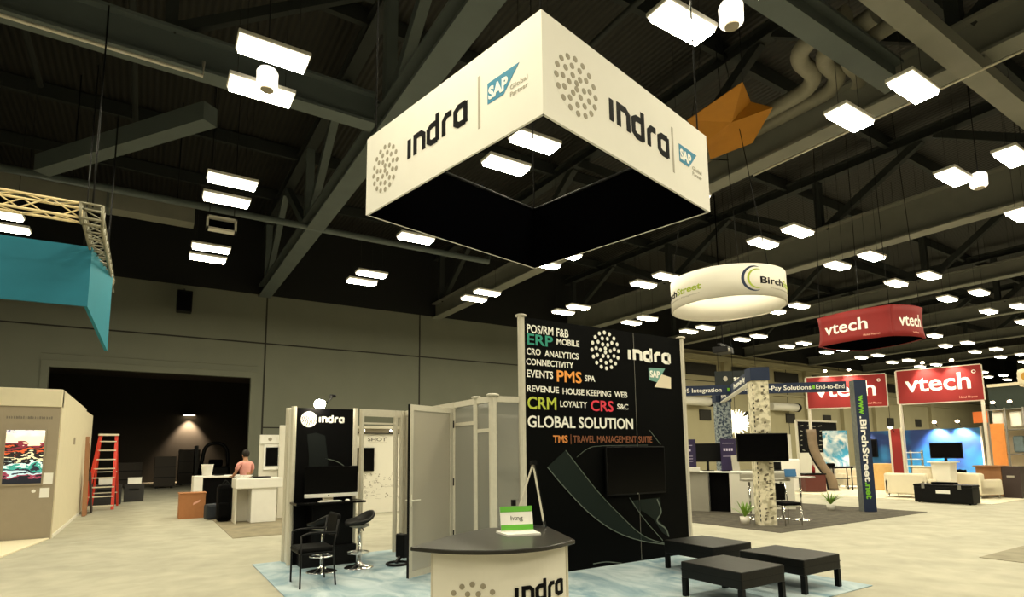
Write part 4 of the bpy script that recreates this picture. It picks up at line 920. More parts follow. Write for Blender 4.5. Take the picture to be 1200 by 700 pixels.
rotcol(16.0, 12.25, .45, .45, R(-38), .012, HZ0, M_cells).part('shaft', M_cells, t); rotcol(16.0, 12.25, .5, .5, R(-38), HZ0, HZ1, M_navyb).part('top_block', M_navyb, t)
# website pillar
px_, py_ = 16.42, 8.14; pr = R(-40); fx = Vector((math.cos(pr), math.sin(pr), 0)); fnm = Vector((fx.y, -fx.x, 0))
t = thing('website_pillar', 'navy pillar with vertical web address lettering', 'column', (px_, py_, .012))
B().cbox((px_, py_, 1.775), (.31, .3, 3.526), pr).part('shaft', mat('grey_cell_side', (112, 116, 112), .6, var=.3, scale=12), t)
c = Vector((px_, py_, 0))+fnm*.152
B().cbox((c.x, c.y, 1.775), (.31, .01, 3.526), pr).part('navy_face', M_navyb, t)
fw_ = plane((c.x+fnm.x*.006-fx.x*.155, c.y+fnm.y*.006-fx.y*.155, 0), fx)
for s, col, z, wd in (('www', M_green, 3.12, .52), ('.BirchStreet', M_white_t, 2.55, 1.75), ('.net', M_green, .79, .44)):
    B().text(s, fw_, .08, z, .15, wd, .03, .004, -math.pi/2).part('lettering', col, t)
# header arms
t = thing('header_beam', 'navy header beam with white slogan lettering crossing between columns', 'header beam', (13.7, 10.4, HZ0))
p0, p1 = Vector((11.3, 13.0, 0)), Vector((16.22, 8.354, 0)); dd = (p1-p0).normalized(); ln = (p1-p0).length
B().bar((p0.x, p0.y, (HZ0+HZ1)/2), (p1.x, p1.y, (HZ0+HZ1)/2), .1, HZ1-HZ0).part('beam', M_navyb, t)
n2 = Vector((dd.y, -dd.x, 0)); fh = plane((p0.x+n2.x*.052, p0.y+n2.y*.052, HZ0), dd)
b = B().text('POS Integration', fh, 2.3, .085, .12, 1.2, .008); b.text('Procure-to-Pay Solutions', fh, 3.9, .085, .12, 1.97, .01); b.text('End-to-End', fh, 6.0, .085, .12, .72, .01); b.part('lettering', M_white_t, t)
b = B()
for u in (3.66, 5.9): b.fprism([(u, .09), (u+.07, .09), (u+.07, .19), (u, .19)], fh, 0, .003)
b.part('square_marks', M_green, t)
t = thing('header_beam', 'navy header beam running diagonally from the paper-clad column', 'header beam', (13.9, 10.2, HZ0))
q0, q1 = Vector((15.85, 12.1, 0)), Vector((11.9, 8.27, 0)); d3 = (q1-q0).normalized()
B().bar((q0.x, q0.y, (HZ0+HZ1)/2-.005), (q1.x, q1.y, (HZ0+HZ1)/2-.005), .14, HZ1-HZ0-.01).part('beam', M_navyb, t)
n3 = Vector((d3.y, -d3.x, 0)); fd = plane((q0.x+n3.x*.072, q0.y+n3.y*.072, HZ0), d3)
B().text('POS Integration', fd, .35, .08, .13, 1.8, .03).text('Procure-to-Pay', fd, 3.2, .08, .13, 1.9, .03).part('lettering', M_white_t, t)
plab(B().bar((q0.x, q0.y, HZ0-.012), (q1.x, q1.y, HZ0-.012), .16, .02).part('soffit', M_white, t), 'white underside strip')
# TV on the column
t = thing('column_television', 'wide black television mounted before the paper-clad column', 'television', (11.4, 7.7, 1.44))
tc_ = Vector((11.72, 8.1, 0))+nrm*.36
B().cbox((tc_.x, tc_.y, 1.73), (1.1, .07, .62), R(-36)).part('casing', M_blackp, t, bev=.01)
ts = tc_+nrm*.038; B().cbox((ts.x, ts.y, 1.735), (1.06, .008, .57), R(-36)).part('screen', M_blackg, t)
tm = Vector((11.86, 8.08, 0))+nrm*.27; B().cbox((tm.x, tm.y, 1.73), (.3, .16, .3), R(-38)).part('mount', M_blackm, t)
# round hanging sign
RC, RR, RZ0, RZ1 = (13.62, 10.05), 1.52, 5.62, 6.44
t = thing('round_hanging_sign', 'white round fabric sign hanging above the patterned columns', 'hanging sign', (*RC, RZ0))
n = 64; b = B()
for z0, r0, z1, r1 in ((RZ0, RR, RZ1, RR),): b.lathe([(r0, z0), (r1, z1)], (*RC, 0), n, False)
b.part('fabric_band', mat('white_round_fabric', (222, 217, 206), .85), t, solid=.012)
b = B()
for z in (RZ0, RZ1): b.tube([(RC[0]+(RR-.03)*math.cos(2*math.pi*k/n), RC[1]+(RR-.03)*math.sin(2*math.pi*k/n), z) for k in range(n)], .014, 6, closed=True)
b.part('frame', M_alu, t)
def fround(a0):
    return lambda u, v, d: Vector((RC[0]+(RR+.008+d)*math.cos(R(a0)+u/RR), RC[1]+(RR+.008+d)*math.sin(R(a0)+u/RR), RZ0+v))
for a0, lab in ((-129, 'r'), (109.4, 'l')):
    f_ = fround(a0)
    B().text('Birch', f_, .47, .3, .17, .83, .025).part('lettering', M_ink, t); B().text('Street', f_, 1.32, .3, .17, .88, .025).part('lettering', mat('olive_lettering', (150, 170, 30), .6), t)
    B().text('Procurement Management', f_, .8, .18, .045, 1.35).part('small_lettering', M_gr2, t)
    for rx, w0, m_, off in ((.32, .075, M_navyb, 0), (.25, .055, mat('olive_lettering', (0, 0, 0)), .07)):
        pts = [(.33+off+rx*math.cos(a), .42+rx*math.sin(a)) for a in [R(70+k*11) for k in range(21)]]
        ws = [w0*math.sin(math.pi*(k+.6)/21.4) for k in range(21)]
        B().stroke(pts, ws, f_, .004).part('crescent', m_, t)
for a in (20, 140, 260): B().tube([(RC[0]+(RR-.03)*math.cos(R(a)), RC[1]+(RR-.03)*math.sin(R(a)), RZ1), (RC[0]+.3*math.cos(R(a)), RC[1]+.3*math.sin(R(a)), 13.9)], .01, 6).part('cable', M_blackm, t)
# hanging hub with small projector below it
t = thing('hanging_projector', 'dark projector rig hanging beneath the white round sign', 'projector', (22.5, 17, 6.2))
B().cbox((22.5, 17, 6.3), (.9, .7, .28), R(20)).part('body', M_blackp, t, bev=.03); B().bar((22.1, 16.9, 6.55), (22.9, 17.1, 6.55), .1).part('clamp', M_blackm, t)
B().tube([(22.3, 16.6, 6.25), (22.35, 16.5, 6.25)], .09, 12).part('lens', M_alud, t); B().tube([(22.5, 17, 6.4), (22.5, 17, 13.9)], .03, 8).part('pole', M_blackm, t)
# small dark banner
t = thing('hanging_banner', 'small dark banner with pale lettering behind the navy header beam', 'banner', (23.3, 17, 4.4))
fb_ = plane((21.85, 17, 4.45), (1, -.25, 0)); B().fprism([(0, 0), (2.5, .1), (2.5, .98), (0, .82)], fb_, -.05, 0).part('cloth', mat('black_green_fabric', (14, 24, 26), .8), t)
B().text('savi', lambda u, v, d: fb_(u, v, d+.002), 1.0, .42, .24, .8, .02).part('lettering', M_white_t, t); B().disc(.55, .5, .12, fb_, .004).part('emblem', M_gr2, t)
for u in (.2, 2.3): B().tube([fb_(u, .85, -.02), fb_(u, 10.05, -.02)], .01, 6).part('cable', M_blackm, t)
# paper burst lantern
t = thing('burst_lantern', 'glowing white spiky paper lantern between the two columns', 'lantern', (20.8, 15.3, 2.3))
b = B(); lc = Vector((20.8, 15.3, 2.81)); M_lant = mat('lit_paper', (255, 250, 235), .7, emit=.9, ecol=(1, .93, .74))
B().lathe([(.35*math.cos(R(a)), .35*math.sin(R(a))) for a in range(-90, 91, 15)], lc, 20, False).part('globe', M_lant, t)
for i in range(80):
    z = 1-2*(i+.5)/80; a = i*2.39996; dv = Vector((math.cos(a)*math.sqrt(1-z*z), math.sin(a)*math.sqrt(1-z*z), z)); b.tube([lc+dv*.3, lc+dv*.6], [.06, .012], 5)
b.part('spikes', M_lant, t); B().tube([lc+Vector((0, 0, .35)), lc+Vector((0, 0, 11.7))], .01, 6).part('cord', M_blackm, t)
# counters of the dark carpet booth
M_gc = mat('grey_counter', (160, 156, 144), .5, var=.04)
ca, cb, cc, ce = Vector((12.9, 11.2, 0)), Vector((13.22, 10.72, 0)), Vector((13.42, 10.2, 0)), Vector((13.62, 9.62, 0))
def cbx(p, q, depth, z0, z1, push=0):
    d = (q-p).normalized(); n = Vector((-d.y, d.x, 0)); 
    if n.dot(p) < 0: n = -n
    pts = [p+n*push, q+n*push, q+n*(push+depth), p+n*(push+depth)]; return B().prism([(v.x, v.y) for v in pts], z0, z1)
t = thing('demo_counter', 'grey and white demo counter on dark carpet with black opening', 'counter', (13.5, 10.6, .012))
cbx(ca, cb, .6, .012, 1.07).part('grey_cabinet', M_gc, t); cbx(cb, cc, .5, .012, 1.07, .12).part('black_niche', M_black, t); cbx(cc+Vector((-.1, -.1, 0)), ce+Vector((-.1, -.1, 0)), .6, .012, 1.07).part('white_cabinet', M_offw, t)
B().prism([(12.82, 11.22), (13.16, 10.68), (13.3, 10.12), (13.5, 9.48), (14.1, 9.9), (13.85, 11.1), (13.4, 11.6)], 1.07, 1.1).part('top', M_white, t, bev=.005)
def signboard(x, y, z, w_, h_, rz, lab, lines):
    t = thing('purple_sign', lab, 'sign', (x, y, z), group='purple signs on the demo counter')
    B().cbox((x, y, z+h_/2), (w_, .03, h_), rz).part('board', mat('purple_print', (38, 26, 70), .5, var=.15), t)
    xd = Vector((math.cos(rz), math.sin(rz), 0)); fn = plane((x-xd.x*w_/2-(-math.sin(rz))*.016, y-xd.y*w_/2-math.cos(rz)*.016, z), xd)
    b = B()
    for k in range(4): b.fprism([(w_*(.18+.16*k), h_*.62), (w_*(.29+.16*k), h_*.62), (w_*(.29+.16*k), h_*.7), (w_*(.18+.16*k), h_*.7)], fn, 0, .003)
    for k, v in enumerate(lines): b.fprism([(w_*.12, h_*v), (w_*.85, h_*v), (w_*.85, h_*(v+.015)), (w_*.12, h_*(v+.015))], fn, 0, .003)
    b.part('pale_marks', mat('lilac_print', (200, 190, 220), .6), t); B().cbox((x, y+.03, z+.01), (w_*.8, .16, .02), rz).part('foot', M_blackp, t)
signboard(13.0, 11.3, 1.1, .62, .9, R(-38), 'purple sign on the grey end of the demo counter', (.3, .38, .46, .8))
signboard(13.75, 10.4, 1.1, .42, .9, R(-38), 'purple sign beside the blue grey column on the demo counter', (.45, .85))
tag(B().cbox((12.95, 10.98, 1.16), (.34, .14, .12), R(-38)).part('brochure_holder', M_white, bev=.01), 'small white brochure holder before the left purple sign', 'holder')
t = thing('card_rack', 'pale slanted card rack on the demo counter', 'rack', (13.6, 10.05, 1.1))
B().cbox((13.62, 10.1, 1.32), (.18, .05, .44), R(-38), Matrix.Rotation(R(-16), 3, 'X')).part('rack', M_gc, t); B().cbox((13.62, 10.1, 1.11), (.22, .2, .02), R(-38)).part('foot', M_white, t)
t = thing('counter_monitor', 'black monitor at the back of the demo counter', 'monitor', (13.4, 11.1, 1.1))
B().cbox((13.55, 10.95, 1.62), (.75, .05, .52), R(-38)).part('screen', M_blackp, t); B().cbox((13.56, 10.97, 1.25), (.06, .06, .3), R(-38)).part('stand', M_blackm, t); B().cbox((13.56, 10.97, 1.11), (.3, .2, .02), R(-38)).part('foot', M_blackm, t)
# grey-seat stools
def tall_stool(x, y, lab):
    t = thing('tall_stool', lab, 'bar stool', (x, y, .012), group='grey tall stools')
    B().lathe([(.2, .012), (.2, .02), (.05, .05), (.03, .09)], (x, y, 0), 18).part('base', M_chrome, t); B().tube([(x, y, .08), (x, y, .9)], .025, 10).part('column', M_chrome, t)
    B().cbox((x, y, .95), (.36, .34, .06), R(-38)).part('seat', M_gc, t, bev=.02); B().cbox((x+.12, y+.13, 1.03), (.36, .04, .14), R(-38)).part('backrest', M_gc, t, bev=.015); B().tube([(x+.13*math.cos(a), y+.13*math.sin(a), .3) for a in [R(k*30) for k in range(12)]], .01, 6, closed=True).part('footrest', M_chrome, t)
tall_stool(12.55, 8.95, 'grey stool left of the paper-clad column'); tall_stool(13.15, 8.5, 'grey stool right of the paper-clad column')
# banquet chair
def banquet(loc, rz, lab, s=1):
    t = thing('banquet_chair', lab, 'chair', (0, 0, 0))
    for x in (-.21, .21): B().tube([(x, -.22, 0), (x, -.2, .46)], .013, 8).part('leg', M_chrome, t); B().tube([(x, .24, 0), (x, .2, .46), (x*.95, .27, .9)], .013, 8).part('leg', M_chrome, t)
    B().bar((-.21, -.2, .42), (.21, -.2, .42), .02).bar((-.21, .2, .42), (.21, .2, .42), .02).bar((-.21, -.2, .42), (-.21, .2, .42), .02).bar((.21, -.2, .42), (.21, .2, .42), .02).part('seat_frame', M_chrome, t)
    B().cbox((0, 0, .47), (.45, .45, .07)).part('seat', M_black, t, bev=.03)
    b = B().prism([(-.17, .52), (.17, .52), (.22, .9), (.1, .885), (0, .91), (-.1, .885), (-.22, .9)], 0, .05); b.v = [(x, .27-z*1+(y-.52)*.12, y) for x, y, z in b.v]; b.part('backrest', M_black, t, bev=.01)
    t.location = loc; t.rotation_euler.z = rz; return t
banquet((12.18, 7.78, .012), R(-20), 'black banquet chair with chrome frame before the paper-clad column')
t = thing('bistro_table', 'small chrome bistro table behind the black banquet chair', 'table', (13.3, 8.1, .012))
B().lathe([(.22, .012), (.2, .025), (.04, .06)], (13.3, 8.1, 0), 18).part('base', M_chrome, t); B().tube([(13.3, 8.1, .05), (13.3, 8.1, 1.0)], .022, 10).part('column', M_chrome, t); B().lathe([(.33, 1.0), (.34, 1.02), (.33, 1.03)], (13.3, 8.1, 0), 24).part('top', M_alud, t)
tag(B().cbox((13.1, 8.2, 1.12), (.26, .03, .18), R(-40), Matrix.Rotation(R(-15), 3, 'X')).part('blue_card', mat('blue_card', (40, 100, 150), .6)), 'blue card standing on the small bistro table', 'card')
t = thing('leaflet', 'white leaflet below the blue card on the bistro table', 'leaflet', (13.2, 8.0, 1.03)); B().cbox((13.2, 8.0, 1.035), (.2, .14, .006), R(-30)).part('paper', M_white, t)
def plant(x, y, lab, s=1):
    t = thing('potted_plant', lab, 'plant', (x, y, .012), group='green plants at the column feet')
    B().lathe([(.08*s, .012), (.1*s, .16*s), (.085*s, .16*s), (.07*s, .03)], (x, y, 0), 14).part('pot', M_offw, t)
    b = B(); rnd = random.Random(int(x*100))
    for k in range(26):
        a = rnd.uniform(0, 6.28); l = rnd.uniform(.2, .42)*s; o = rnd.uniform(.3, 1.0); w_ = .02*s; p = Vector((x, y, .15*s)); d = Vector((math.cos(a), math.sin(a), 0)); sd = Vector((-d.y, d.x, 0))
        pts = [p+d*(l*o*f)+Vector((0, 0, l*(1.1*f-.55*o*f*f))) for f in (0, .35, .7, 1)]
        ws = [w_*.5, w_, w_*.8, .001]; vs = []
        for q_, ww in zip(pts, ws): vs += [q_-sd*ww, q_+sd*ww, q_+Vector((0, 0, .004))]
        b.add(vs, [(3*i, 3*i+1, 3*i+4, 3*i+3) for i in range(3)]+[(3*i+1, 3*i+2, 3*i+5, 3*i+4) for i in range(3)]+[(3*i+2, 3*i, 3*i+3, 3*i+5) for i in range(3)])
    o = b.part('leaves', mat('leaf_green', (120, 160, 50), .6, var=.25, scale=8), t); o['kind'] = 'stuff'
plant(11.62, 8.45, 'leafy green plant left of the paper-clad column foot', 1.1); plant(16.0, 8.9, 'leafy green plant beside the navy web address pillar', 1.1)
t = thing('white_desk', 'white desk shelf with dark laptop right of the television', 'desk', (14.9, 9.6, .012))
B().cbox((15.3, 10.0, 1.06), (.9, .45, .05), R(-38)).part('top', M_white, t); B().cbox((15.3, 10.0, .52), (.8, .38, 1.02), R(-38)).part('pedestal', M_offw, t)
t = thing('laptop', 'dark laptop on the white desk shelf', 'laptop', (15.3, 9.95, 1.085)); B().cbox((15.25, 9.95, 1.095), (.36, .26, .02), R(-38)).part('base', M_blackp, t); B().cbox((15.32, 10.06, 1.21), (.36, .02, .24), R(-38)).part('screen', M_blackp, t)

# ------------------------------------------------------------------ far right: red signed booth
M_wcar = mat_two('white_carpet', (206, 198, 176), (226, 218, 196), 4, .4, .6, .95)
tag(B().box(21.1, 7.0, 0, 27.4, 14.6, .012).part('carpet', M_wcar, bev=.004), 'white carpet under the sofas of the red signed booth', 'carpet')
def vtech_text(b, fn, u, v, h, wd, m=.03): b.text('vtech', fn, u, v, h, wd, .014)
def rectsign(y0, y1, x, z0, z1, lab, tilt=0):
    t = thing('red_sign', lab, 'sign', (x, (y0+y1)/2, z0), group='red rectangular signs')
    d = Vector((tilt, y1-y0, 0)).normalized(); fn = plane((x, y0, z0), (Vector((x+tilt, y1, 0))-Vector((x, y0, 0)))); W = math.hypot(tilt, y1-y0); H_ = z1-z0
    B().fprism([(0, 0), (W, 0), (W, H_), (0, H_)], fn, -.08, 0).part('panel', M_red, t)
    b = B()
    for p, q in (((0, 0), (W, 0)), ((W, 0), (W, H_)), ((W, H_), (0, H_)), ((0, H_), (0, 0))): b.bar(fn(*p, -.04), fn(*q, -.04), .07, .07)
    b.part('frame', M_alu, t)
    b = B(); vtech_text(b, fn, W*.1, H_*.35, H_*.47, W*.77); b.stroke([(W*.915+.055*math.cos(a), H_*.82+.055*math.sin(a)) for a in [R(k*36) for k in range(10)]], .02, fn, .004, True); b.part('lettering', M_white_t, t)
    B().text('Hotel Phones', fn, W*.73, .1, H_*.06, W*.2).part('small_lettering', mat('pink_print', (236, 170, 150), .6), t)
    return t, fn, W, H_
def spot(t, p, dirv, e, name='spot_lamp'):
    b = B(); p = Vector(p); b.tube([p, p+Vector((-.25, 0, .15))], .015, 6); h = b.part('lamp_arm', M_blackm, t)
    B().lathe([(0, .05), (.06, .03), (.07, -.02), (0, -.05)], p+Vector((-.28, 0, .17)), 12).part('lamp_bulb', mat('sign_bulb', (255, 240, 220), .4, emit=25, ecol=(1, .78, .5)), t)
    l = bpy.data.lights.new('sign_lamp', 'SPOT'); l.energy = e; l.spot_size = R(95); l.spot_blend = .8; l.color = (1, .85, .65); l.shadow_soft_size = .06
    o = bpy.data.objects.new('lamp_light', l); C.objects.link(o); o.parent = t; o.location = p+Vector((-.34, 0, .14))-Vector(t.location); o.rotation_euler = Vector(dirv).to_track_quat('-Z', 'Y').to_euler()
t, fn, W, H_ = rectsign(11.1, 8.55, 25.45, 3.44, 4.76, 'red rectangular sign in full view right of the navy web pillar', .8)
for u in (.38, .72): spot(t, fn(W*u, H_+.05, .05), (.5, 0, -1), 260)
for u in (.02, .98): B().bar(fn(W*u, 0, -.04), (fn(W*u, 0, -.04).x, fn(W*u, 0, -.04).y, .012), .09).part('post', M_alu, t)
t, fn, W, H_ = rectsign(13.77, 11.45, 23.6, 3.4, 4.7, 'red rectangular sign partly behind the navy header beam', 1.75)
for u in (.3, .6): spot(t, fn(W*u, H_+.05, .05), (.5, 0, -1), 260)
B().bar(fn(.05, 0, -.04), (fn(.05, 0, -.04).x, fn(.05, 0, -.04).y, .012), .09).part('post', M_alu, t)
# red curved hanging sign
VA, VB, VC = Vector((21.3, 11.77)), Vector((21.42, 9.33)), Vector((22.94, 8.99)); VD = Vector((23.6, 11.4))
t = thing('curved_hanging_sign', 'red curved sign hanging from the roof right of the white round sign', 'hanging sign', (22.2, 10.4, 5.5))
def bulge(p, q, h_, n=10):
    d = (q-p); nn = Vector((d.y, -d.x)).normalized()
    return [p+d*(k/n)+nn*h_*math.sin(math.pi*k/n) for k in range(n)]
def redface(p, q, h_, wd, txt=True):
    out = bulge(p, q, h_, 14)+[q]; ctr = Vector((22.3, 10.4)); b = B()
    prof = [(0, 1.03), (.2, 1.0), (.5, .985), (.8, 1.0), (1, 1.02)]
    rows = [[(ctr+(v-ctr)*k, 5.5+1.1*z) for v in out] for z, k in prof]; m_ = len(out)
    vs = [(*v, z) for r in rows for v, z in r]; fs = [(i*m_+j, i*m_+j+1, (i+1)*m_+j+1, (i+1)*m_+j) for i in range(len(prof)-1) for j in range(m_-1)]
    b.add(vs, fs, True).part('fabric_face', M_red, t, solid=.02)
    if not txt: return
    L_ = [0]
    for i in range(1, m_): L_.append(L_[-1]+(out[i]-out[i-1]).length)
    def f(u, v, d):
        i = 0
        while i < m_-2 and L_[i+1] < u: i += 1
        a, c = out[i], out[i+1]; p_ = a+(c-a)*((u-L_[i])/(L_[i+1]-L_[i])); dr = (c-a).normalized(); n_ = Vector((dr.y, -dr.x)); zz = v/1.1; k = 1.03-.09*zz*(1-zz)*2
        p_ = ctr+(p_-ctr)*k+n_*(d+.014); return Vector((p_.x, p_.y, 5.5+v))
    W = L_[-1]; b = B(); vtech_text(b, f, wd[0]*W, .38, .42, wd[1]*W); b.part('lettering', M_white_t, t)
    B().text('Hotel Phones', f, wd[2]*W, .12, .07, .2*W).part('small_lettering', mat('pink_print', (0, 0, 0)), t)
redface(VA, VB, .25, (.1, .62, .66)); redface(VB, VC, .15, (.18, .7, .5)); ctr_ = Vector((22.3, 10.4)); b = B(); lp = []
for p, q, h_ in ((VA, VB, .25), (VB, VC, .15), (VC, VD, .25), (VD, VA, .2)): lp += bulge(p, q, h_, 10)
lp = [ctr_+(v-ctr_)*.955 for v in lp]; m_ = len(lp)
b.add([(*v, 5.5) for v in lp]+[(*v, 6.6) for v in lp], [(i, m_+i, m_+(i+1)%m_, (i+1)%m_) for i in range(m_)], True); plab(b.part('lining', mat('black_lining', (0, 0, 0)), t, solid=.015), 'black inner lining')
redface(VC, VD, .25, (.1, .6, .6), False); redface(VD, VA, .2, (.1, .6, .6), False)
for p in (VA, VB, VC, VD): B().tube([(*(p+(Vector((22.3, 10.4))-p)*.03), 6.55), (*(p+(Vector((22.3, 10.4))-p)*.2), 14.5)], .012, 6).part('cable', M_blackm, t)
# blue graphic walls
m = bpy.data.materials.new('blue_gradient_print'); m.use_nodes = True; nt = m.node_tree; bs = nt.nodes['Principled BSDF']; tc = nt.nodes.new('ShaderNodeTexCoord'); n1 = nt.nodes.new('ShaderNodeTexNoise'); n1.inputs['Scale'].default_value = .7; r1 = nt.nodes.new('ShaderNodeValToRGB')
for k, (p, c) in enumerate(((.38, (10, 44, 104)), (.6, (24, 110, 158)))): r1.color_ramp.elements[k].position = p; r1.color_ramp.elements[k].color = (*lin(c), 1)
nt.links.new(tc.outputs['Object'], n1.inputs['Vector']); nt.links.new(n1.outputs[0], r1.inputs[0]); nt.links.new(r1.outputs[0], bs.inputs['Base Color']); bs.inputs['Roughness'].default_value = .5
t = thing('blue_wall', 'blue printed booth wall with bright lamps on top behind the podium', 'display wall', (27.5, 10.6, .012))
B().box(27.5, 9.2, .012, 27.6, 12.0, 2.45).part('panel', m, t); B().box(27.47, 9.15, .012, 27.62, 9.2, 2.5).part('post', M_alu, t); B().box(27.47, 12.0, .012, 27.62, 12.05, 2.5).part('post', M_alu, t)
for y in (9.8, 10.6): spot(t, (27.45, y, 2.55), (.3, 0, -1), 2400)
t = thing('blue_wall', 'narrow blue printed booth wall left of the red post', 'display wall', (27.5, 12.8, .012))
B().box(27.5, 12.1, .012, 27.6, 13.9, 2.45).part('panel', m, t); B().box(27.47, 13.9, .012, 27.62, 13.95, 2.5).part('post', M_alu, t); spot(t, (27.45, 13.6, 2.55), (.3, 0, -1), 600)
t = thing('wall_television', 'dark television on the narrow blue wall beside the web pillar', 'television', (27.4, 13.3, 1.4)); B().box(27.42, 13.0, 1.3, 27.5, 13.8, 2.1).part('casing', M_blackp, t); B().box(27.41, 13.03, 1.33, 27.42, 13.77, 2.07).part('screen', M_blackg, t)
t = thing('red_post', 'red booth post with a lamp on top before the blue wall', 'post', (24.3, 10.8, .012))
B().box(24.25, 10.62, .012, 24.4, 10.95, 2.42).part('panel', M_red, t)
for y in (10.58, 10.99): B().box(24.27, y-.04, .012, 24.37, y+.04, 2.45).part('edge_post', M_alu, t)
spot(t, (24.22, 10.8, 2.3), (.25, 0, -1), 20)
t = thing('shelf_rack', 'rack of white shelves right of the red post', 'shelf rack', (24.55, 10.3, .012))
for z in (1.0, 1.25, 1.5): B().box(24.4, 10.1, z, 24.7, 10.54, z+.03).part('shelf', M_white, t)
B().box(24.66, 10.1, .012, 24.7, 10.16, 1.6).part('upright', M_alud, t); B().box(24.66, 10.48, .012, 24.7, 10.54, 1.6).part('upright', M_alud, t)
# sofas
M_sofa = mat('white_leather', (226, 216, 192), .5, var=.03)
def sofa(loc, rz, w_, lab):
    t = thing('sofa', lab, 'sofa', (0, 0, 0), 0, 'white leather seats in the red signed booth')
    B().box(-w_/2, -.4, .12, w_/2, .4, .4).part('base', M_sofa, t, bev=.04); B().box(-w_/2+.16, -.4, .4, w_/2-.16, .2, .5).part('cushion', M_sofa, t, bev=.04); B().box(-w_/2, .2, .12, w_/2, .42, .82).part('backrest', M_sofa, t, bev=.06)
    for s in (-1, 1): B().box(s*(w_/2-.08)-.08, -.4, .12, s*(w_/2-.08)+.08, .42, .62).part('armrest', M_sofa, t, bev=.05)
    for x in (-1, 1):
        for y in (-.33, .33): B().lathe([(.025, 0), (.03, .12)], (x*(w_/2-.1), y, 0), 8).part('leg', M_chrome, t)
    t.location = loc; t.rotation_euler.z = rz
sofa((22.2, 9.55, .012), R(90), 1.3, 'white leather sofa left of the black road case'); sofa((23.6, 8.15, .012), R(62), 1.1, 'white leather armchair right of the black road case')
sofa((25.9, 13.4, .012), R(-40), 1.0, 'white leather armchair left of the navy web pillar')
t = thing('road_case', 'long black road case with white label before the sofas', 'case', (20.75, 7.95, 0)); cz = Vector((20.75, 7.95, .32))
B().box(20.45, 7.2, .03, 21.0, 8.72, .5).part('body', M_blackp, t, bev=.02); B().box(20.44, 7.19, .5, 21.01, 8.73, .57).part('lid', M_blackp, t, bev=.02)
B().box(20.445, 7.75, .3, 20.45, 8.12, .4).part('label', M_white, t)
for y in (7.5, 8.45): B().box(20.43, y-.04, .44, 20.45, y+.04, .56).part('latch', M_alud, t)
for y in (7.3, 8.62):
    for x in (20.52, 20.92): B().lathe([(.03, 0), (.03, .03)], (x, y, 0), 8).part('foot', M_blackm, t)
tag(B().box(20.6, 7.7, .57, 20.95, 8.3, .63).part('flat_case', M_black, bev=.015), 'flat black case lying on the road case', 'case')
t = thing('podium', 'white tapered podium with a television behind it', 'podium', (22.9, 8.75, .012))
b = B(); b.add([(22.65, 8.55, .012), (23.1, 8.55, .012), (23.1, 9.0, .012), (22.65, 9.0, .012), (22.6, 8.5, 1.18), (23.15, 8.5, 1.18), (23.15, 9.05, 1.18), (22.6, 9.05, 1.18)], [(3,2,1,0),(4,5,6,7),(0,1,5,4),(1,2,6,5),(2,3,7,6),(3,0,4,7)]); b.part('body', M_offw, t)
B().box(22.5, 8.42, 1.18, 23.2, 9.12, 1.22).part('top', M_white, t, bev=.008)
t = thing('podium_television', 'black television standing on the white podium', 'television', (22.9, 8.7, 1.22)); B().box(22.88, 8.2, 1.32, 22.94, 9.15, 1.85).part('casing', M_blackp, t, bev=.01); B().box(22.87, 8.23, 1.35, 22.88, 9.12, 1.82).part('screen', M_blackg, t); B().box(22.8, 8.55, 1.22, 23.0, 8.85, 1.24).part('foot', M_blackm, t); B().box(22.89, 8.66, 1.24, 22.93, 8.74, 1.34).part('neck', M_blackm, t)
t = thing('white_side_table', 'low cream cabinet between the sofa and the podium', 'cabinet', (23.6, 9.7, .012)); B().box(23.2, 9.3, .012, 23.7, 9.9, 1.0).part('body', M_sofa, t, bev=.05); B().box(23.18, 9.28, 1.0, 23.72, 9.92, 1.03).part('top', M_sofa, t)
banq = banquet((24.6, 8.75, .012), R(70), 'black chair between the podium and the right armchair')
# right cabinet and shelving display
t = thing('wooden_desk', 'wooden fronted exhibit desk with dark end panel at right edge', 'desk', (24.4, 7.9, .012))
B().box(24.2, 7.65, .05, 24.75, 8.35, 1.02).part('front', M_wood, t); B().box(24.15, 7.15, .012, 24.75, 7.62, 1.04).part('end_panel', mat('dark_brown_panel', (54, 40, 38), .5, var=.15), t); B().box(24.1, 7.62, 1.02, 24.8, 8.4, 1.06).part('top', M_wood, t)
B().box(24.145, 7.3, .68, 24.15, 7.5, .74).part('label', M_gr2, t); B().box(24.1, 7.66, .25, 24.2, 8.2, .28).part('shelf', M_white, t)
t = thing('lit_showcase', 'tall lit showcase with shelves of white garments at right edge', 'showcase', (26.5, 7.8, 0)); SHT, SHOW = t, B()
B().box(26.2, 6.6, .012, 26.9, 8.7, .9).part('base', M_offw, t); B().box(26.85, 6.6, .9, 26.9, 8.7, 3.1).part('back', M_cream, t)
for z in (1.4, 2.3, 3.05): B().box(26.25, 6.6, z, 26.85, 8.7, z+.03).part('shelf', M_alud, t)
for y in (6.62, 7.1, 7.62, 8.15, 8.66): B().box(26.22, y-.025, .9, 26.27, y+.025, 3.12).part('upright', M_alud, t)
plab(B().box(26.18, 8.2, .95, 26.22, 8.62, 2.55).part('orange_banner', mat('orange_print', (222, 140, 66), .6, var=.1), t), 'orange printed strip')
for k, y in enumerate((6.85, 7.35, 7.9, 8.42)):
    for j, z in enumerate((2.42,)):
        B().cbox((26.5, y, z+.28), (.2, .34, .56)).part('garment', M_offw, t, bev=.04)
    if k < 3: B().cbox((26.5, y, 1.78), (.2, .32, .6)).part('garment', mat('blue_grey_garment', (110, 126, 130), .8, var=.3, scale=5), t, bev=.05)
for y in (6.9, 7.4, 7.9, 8.4): spot(t, (26.3, y, 3.16), (.25, 0, -1), 30)
SHT.location.x += .0
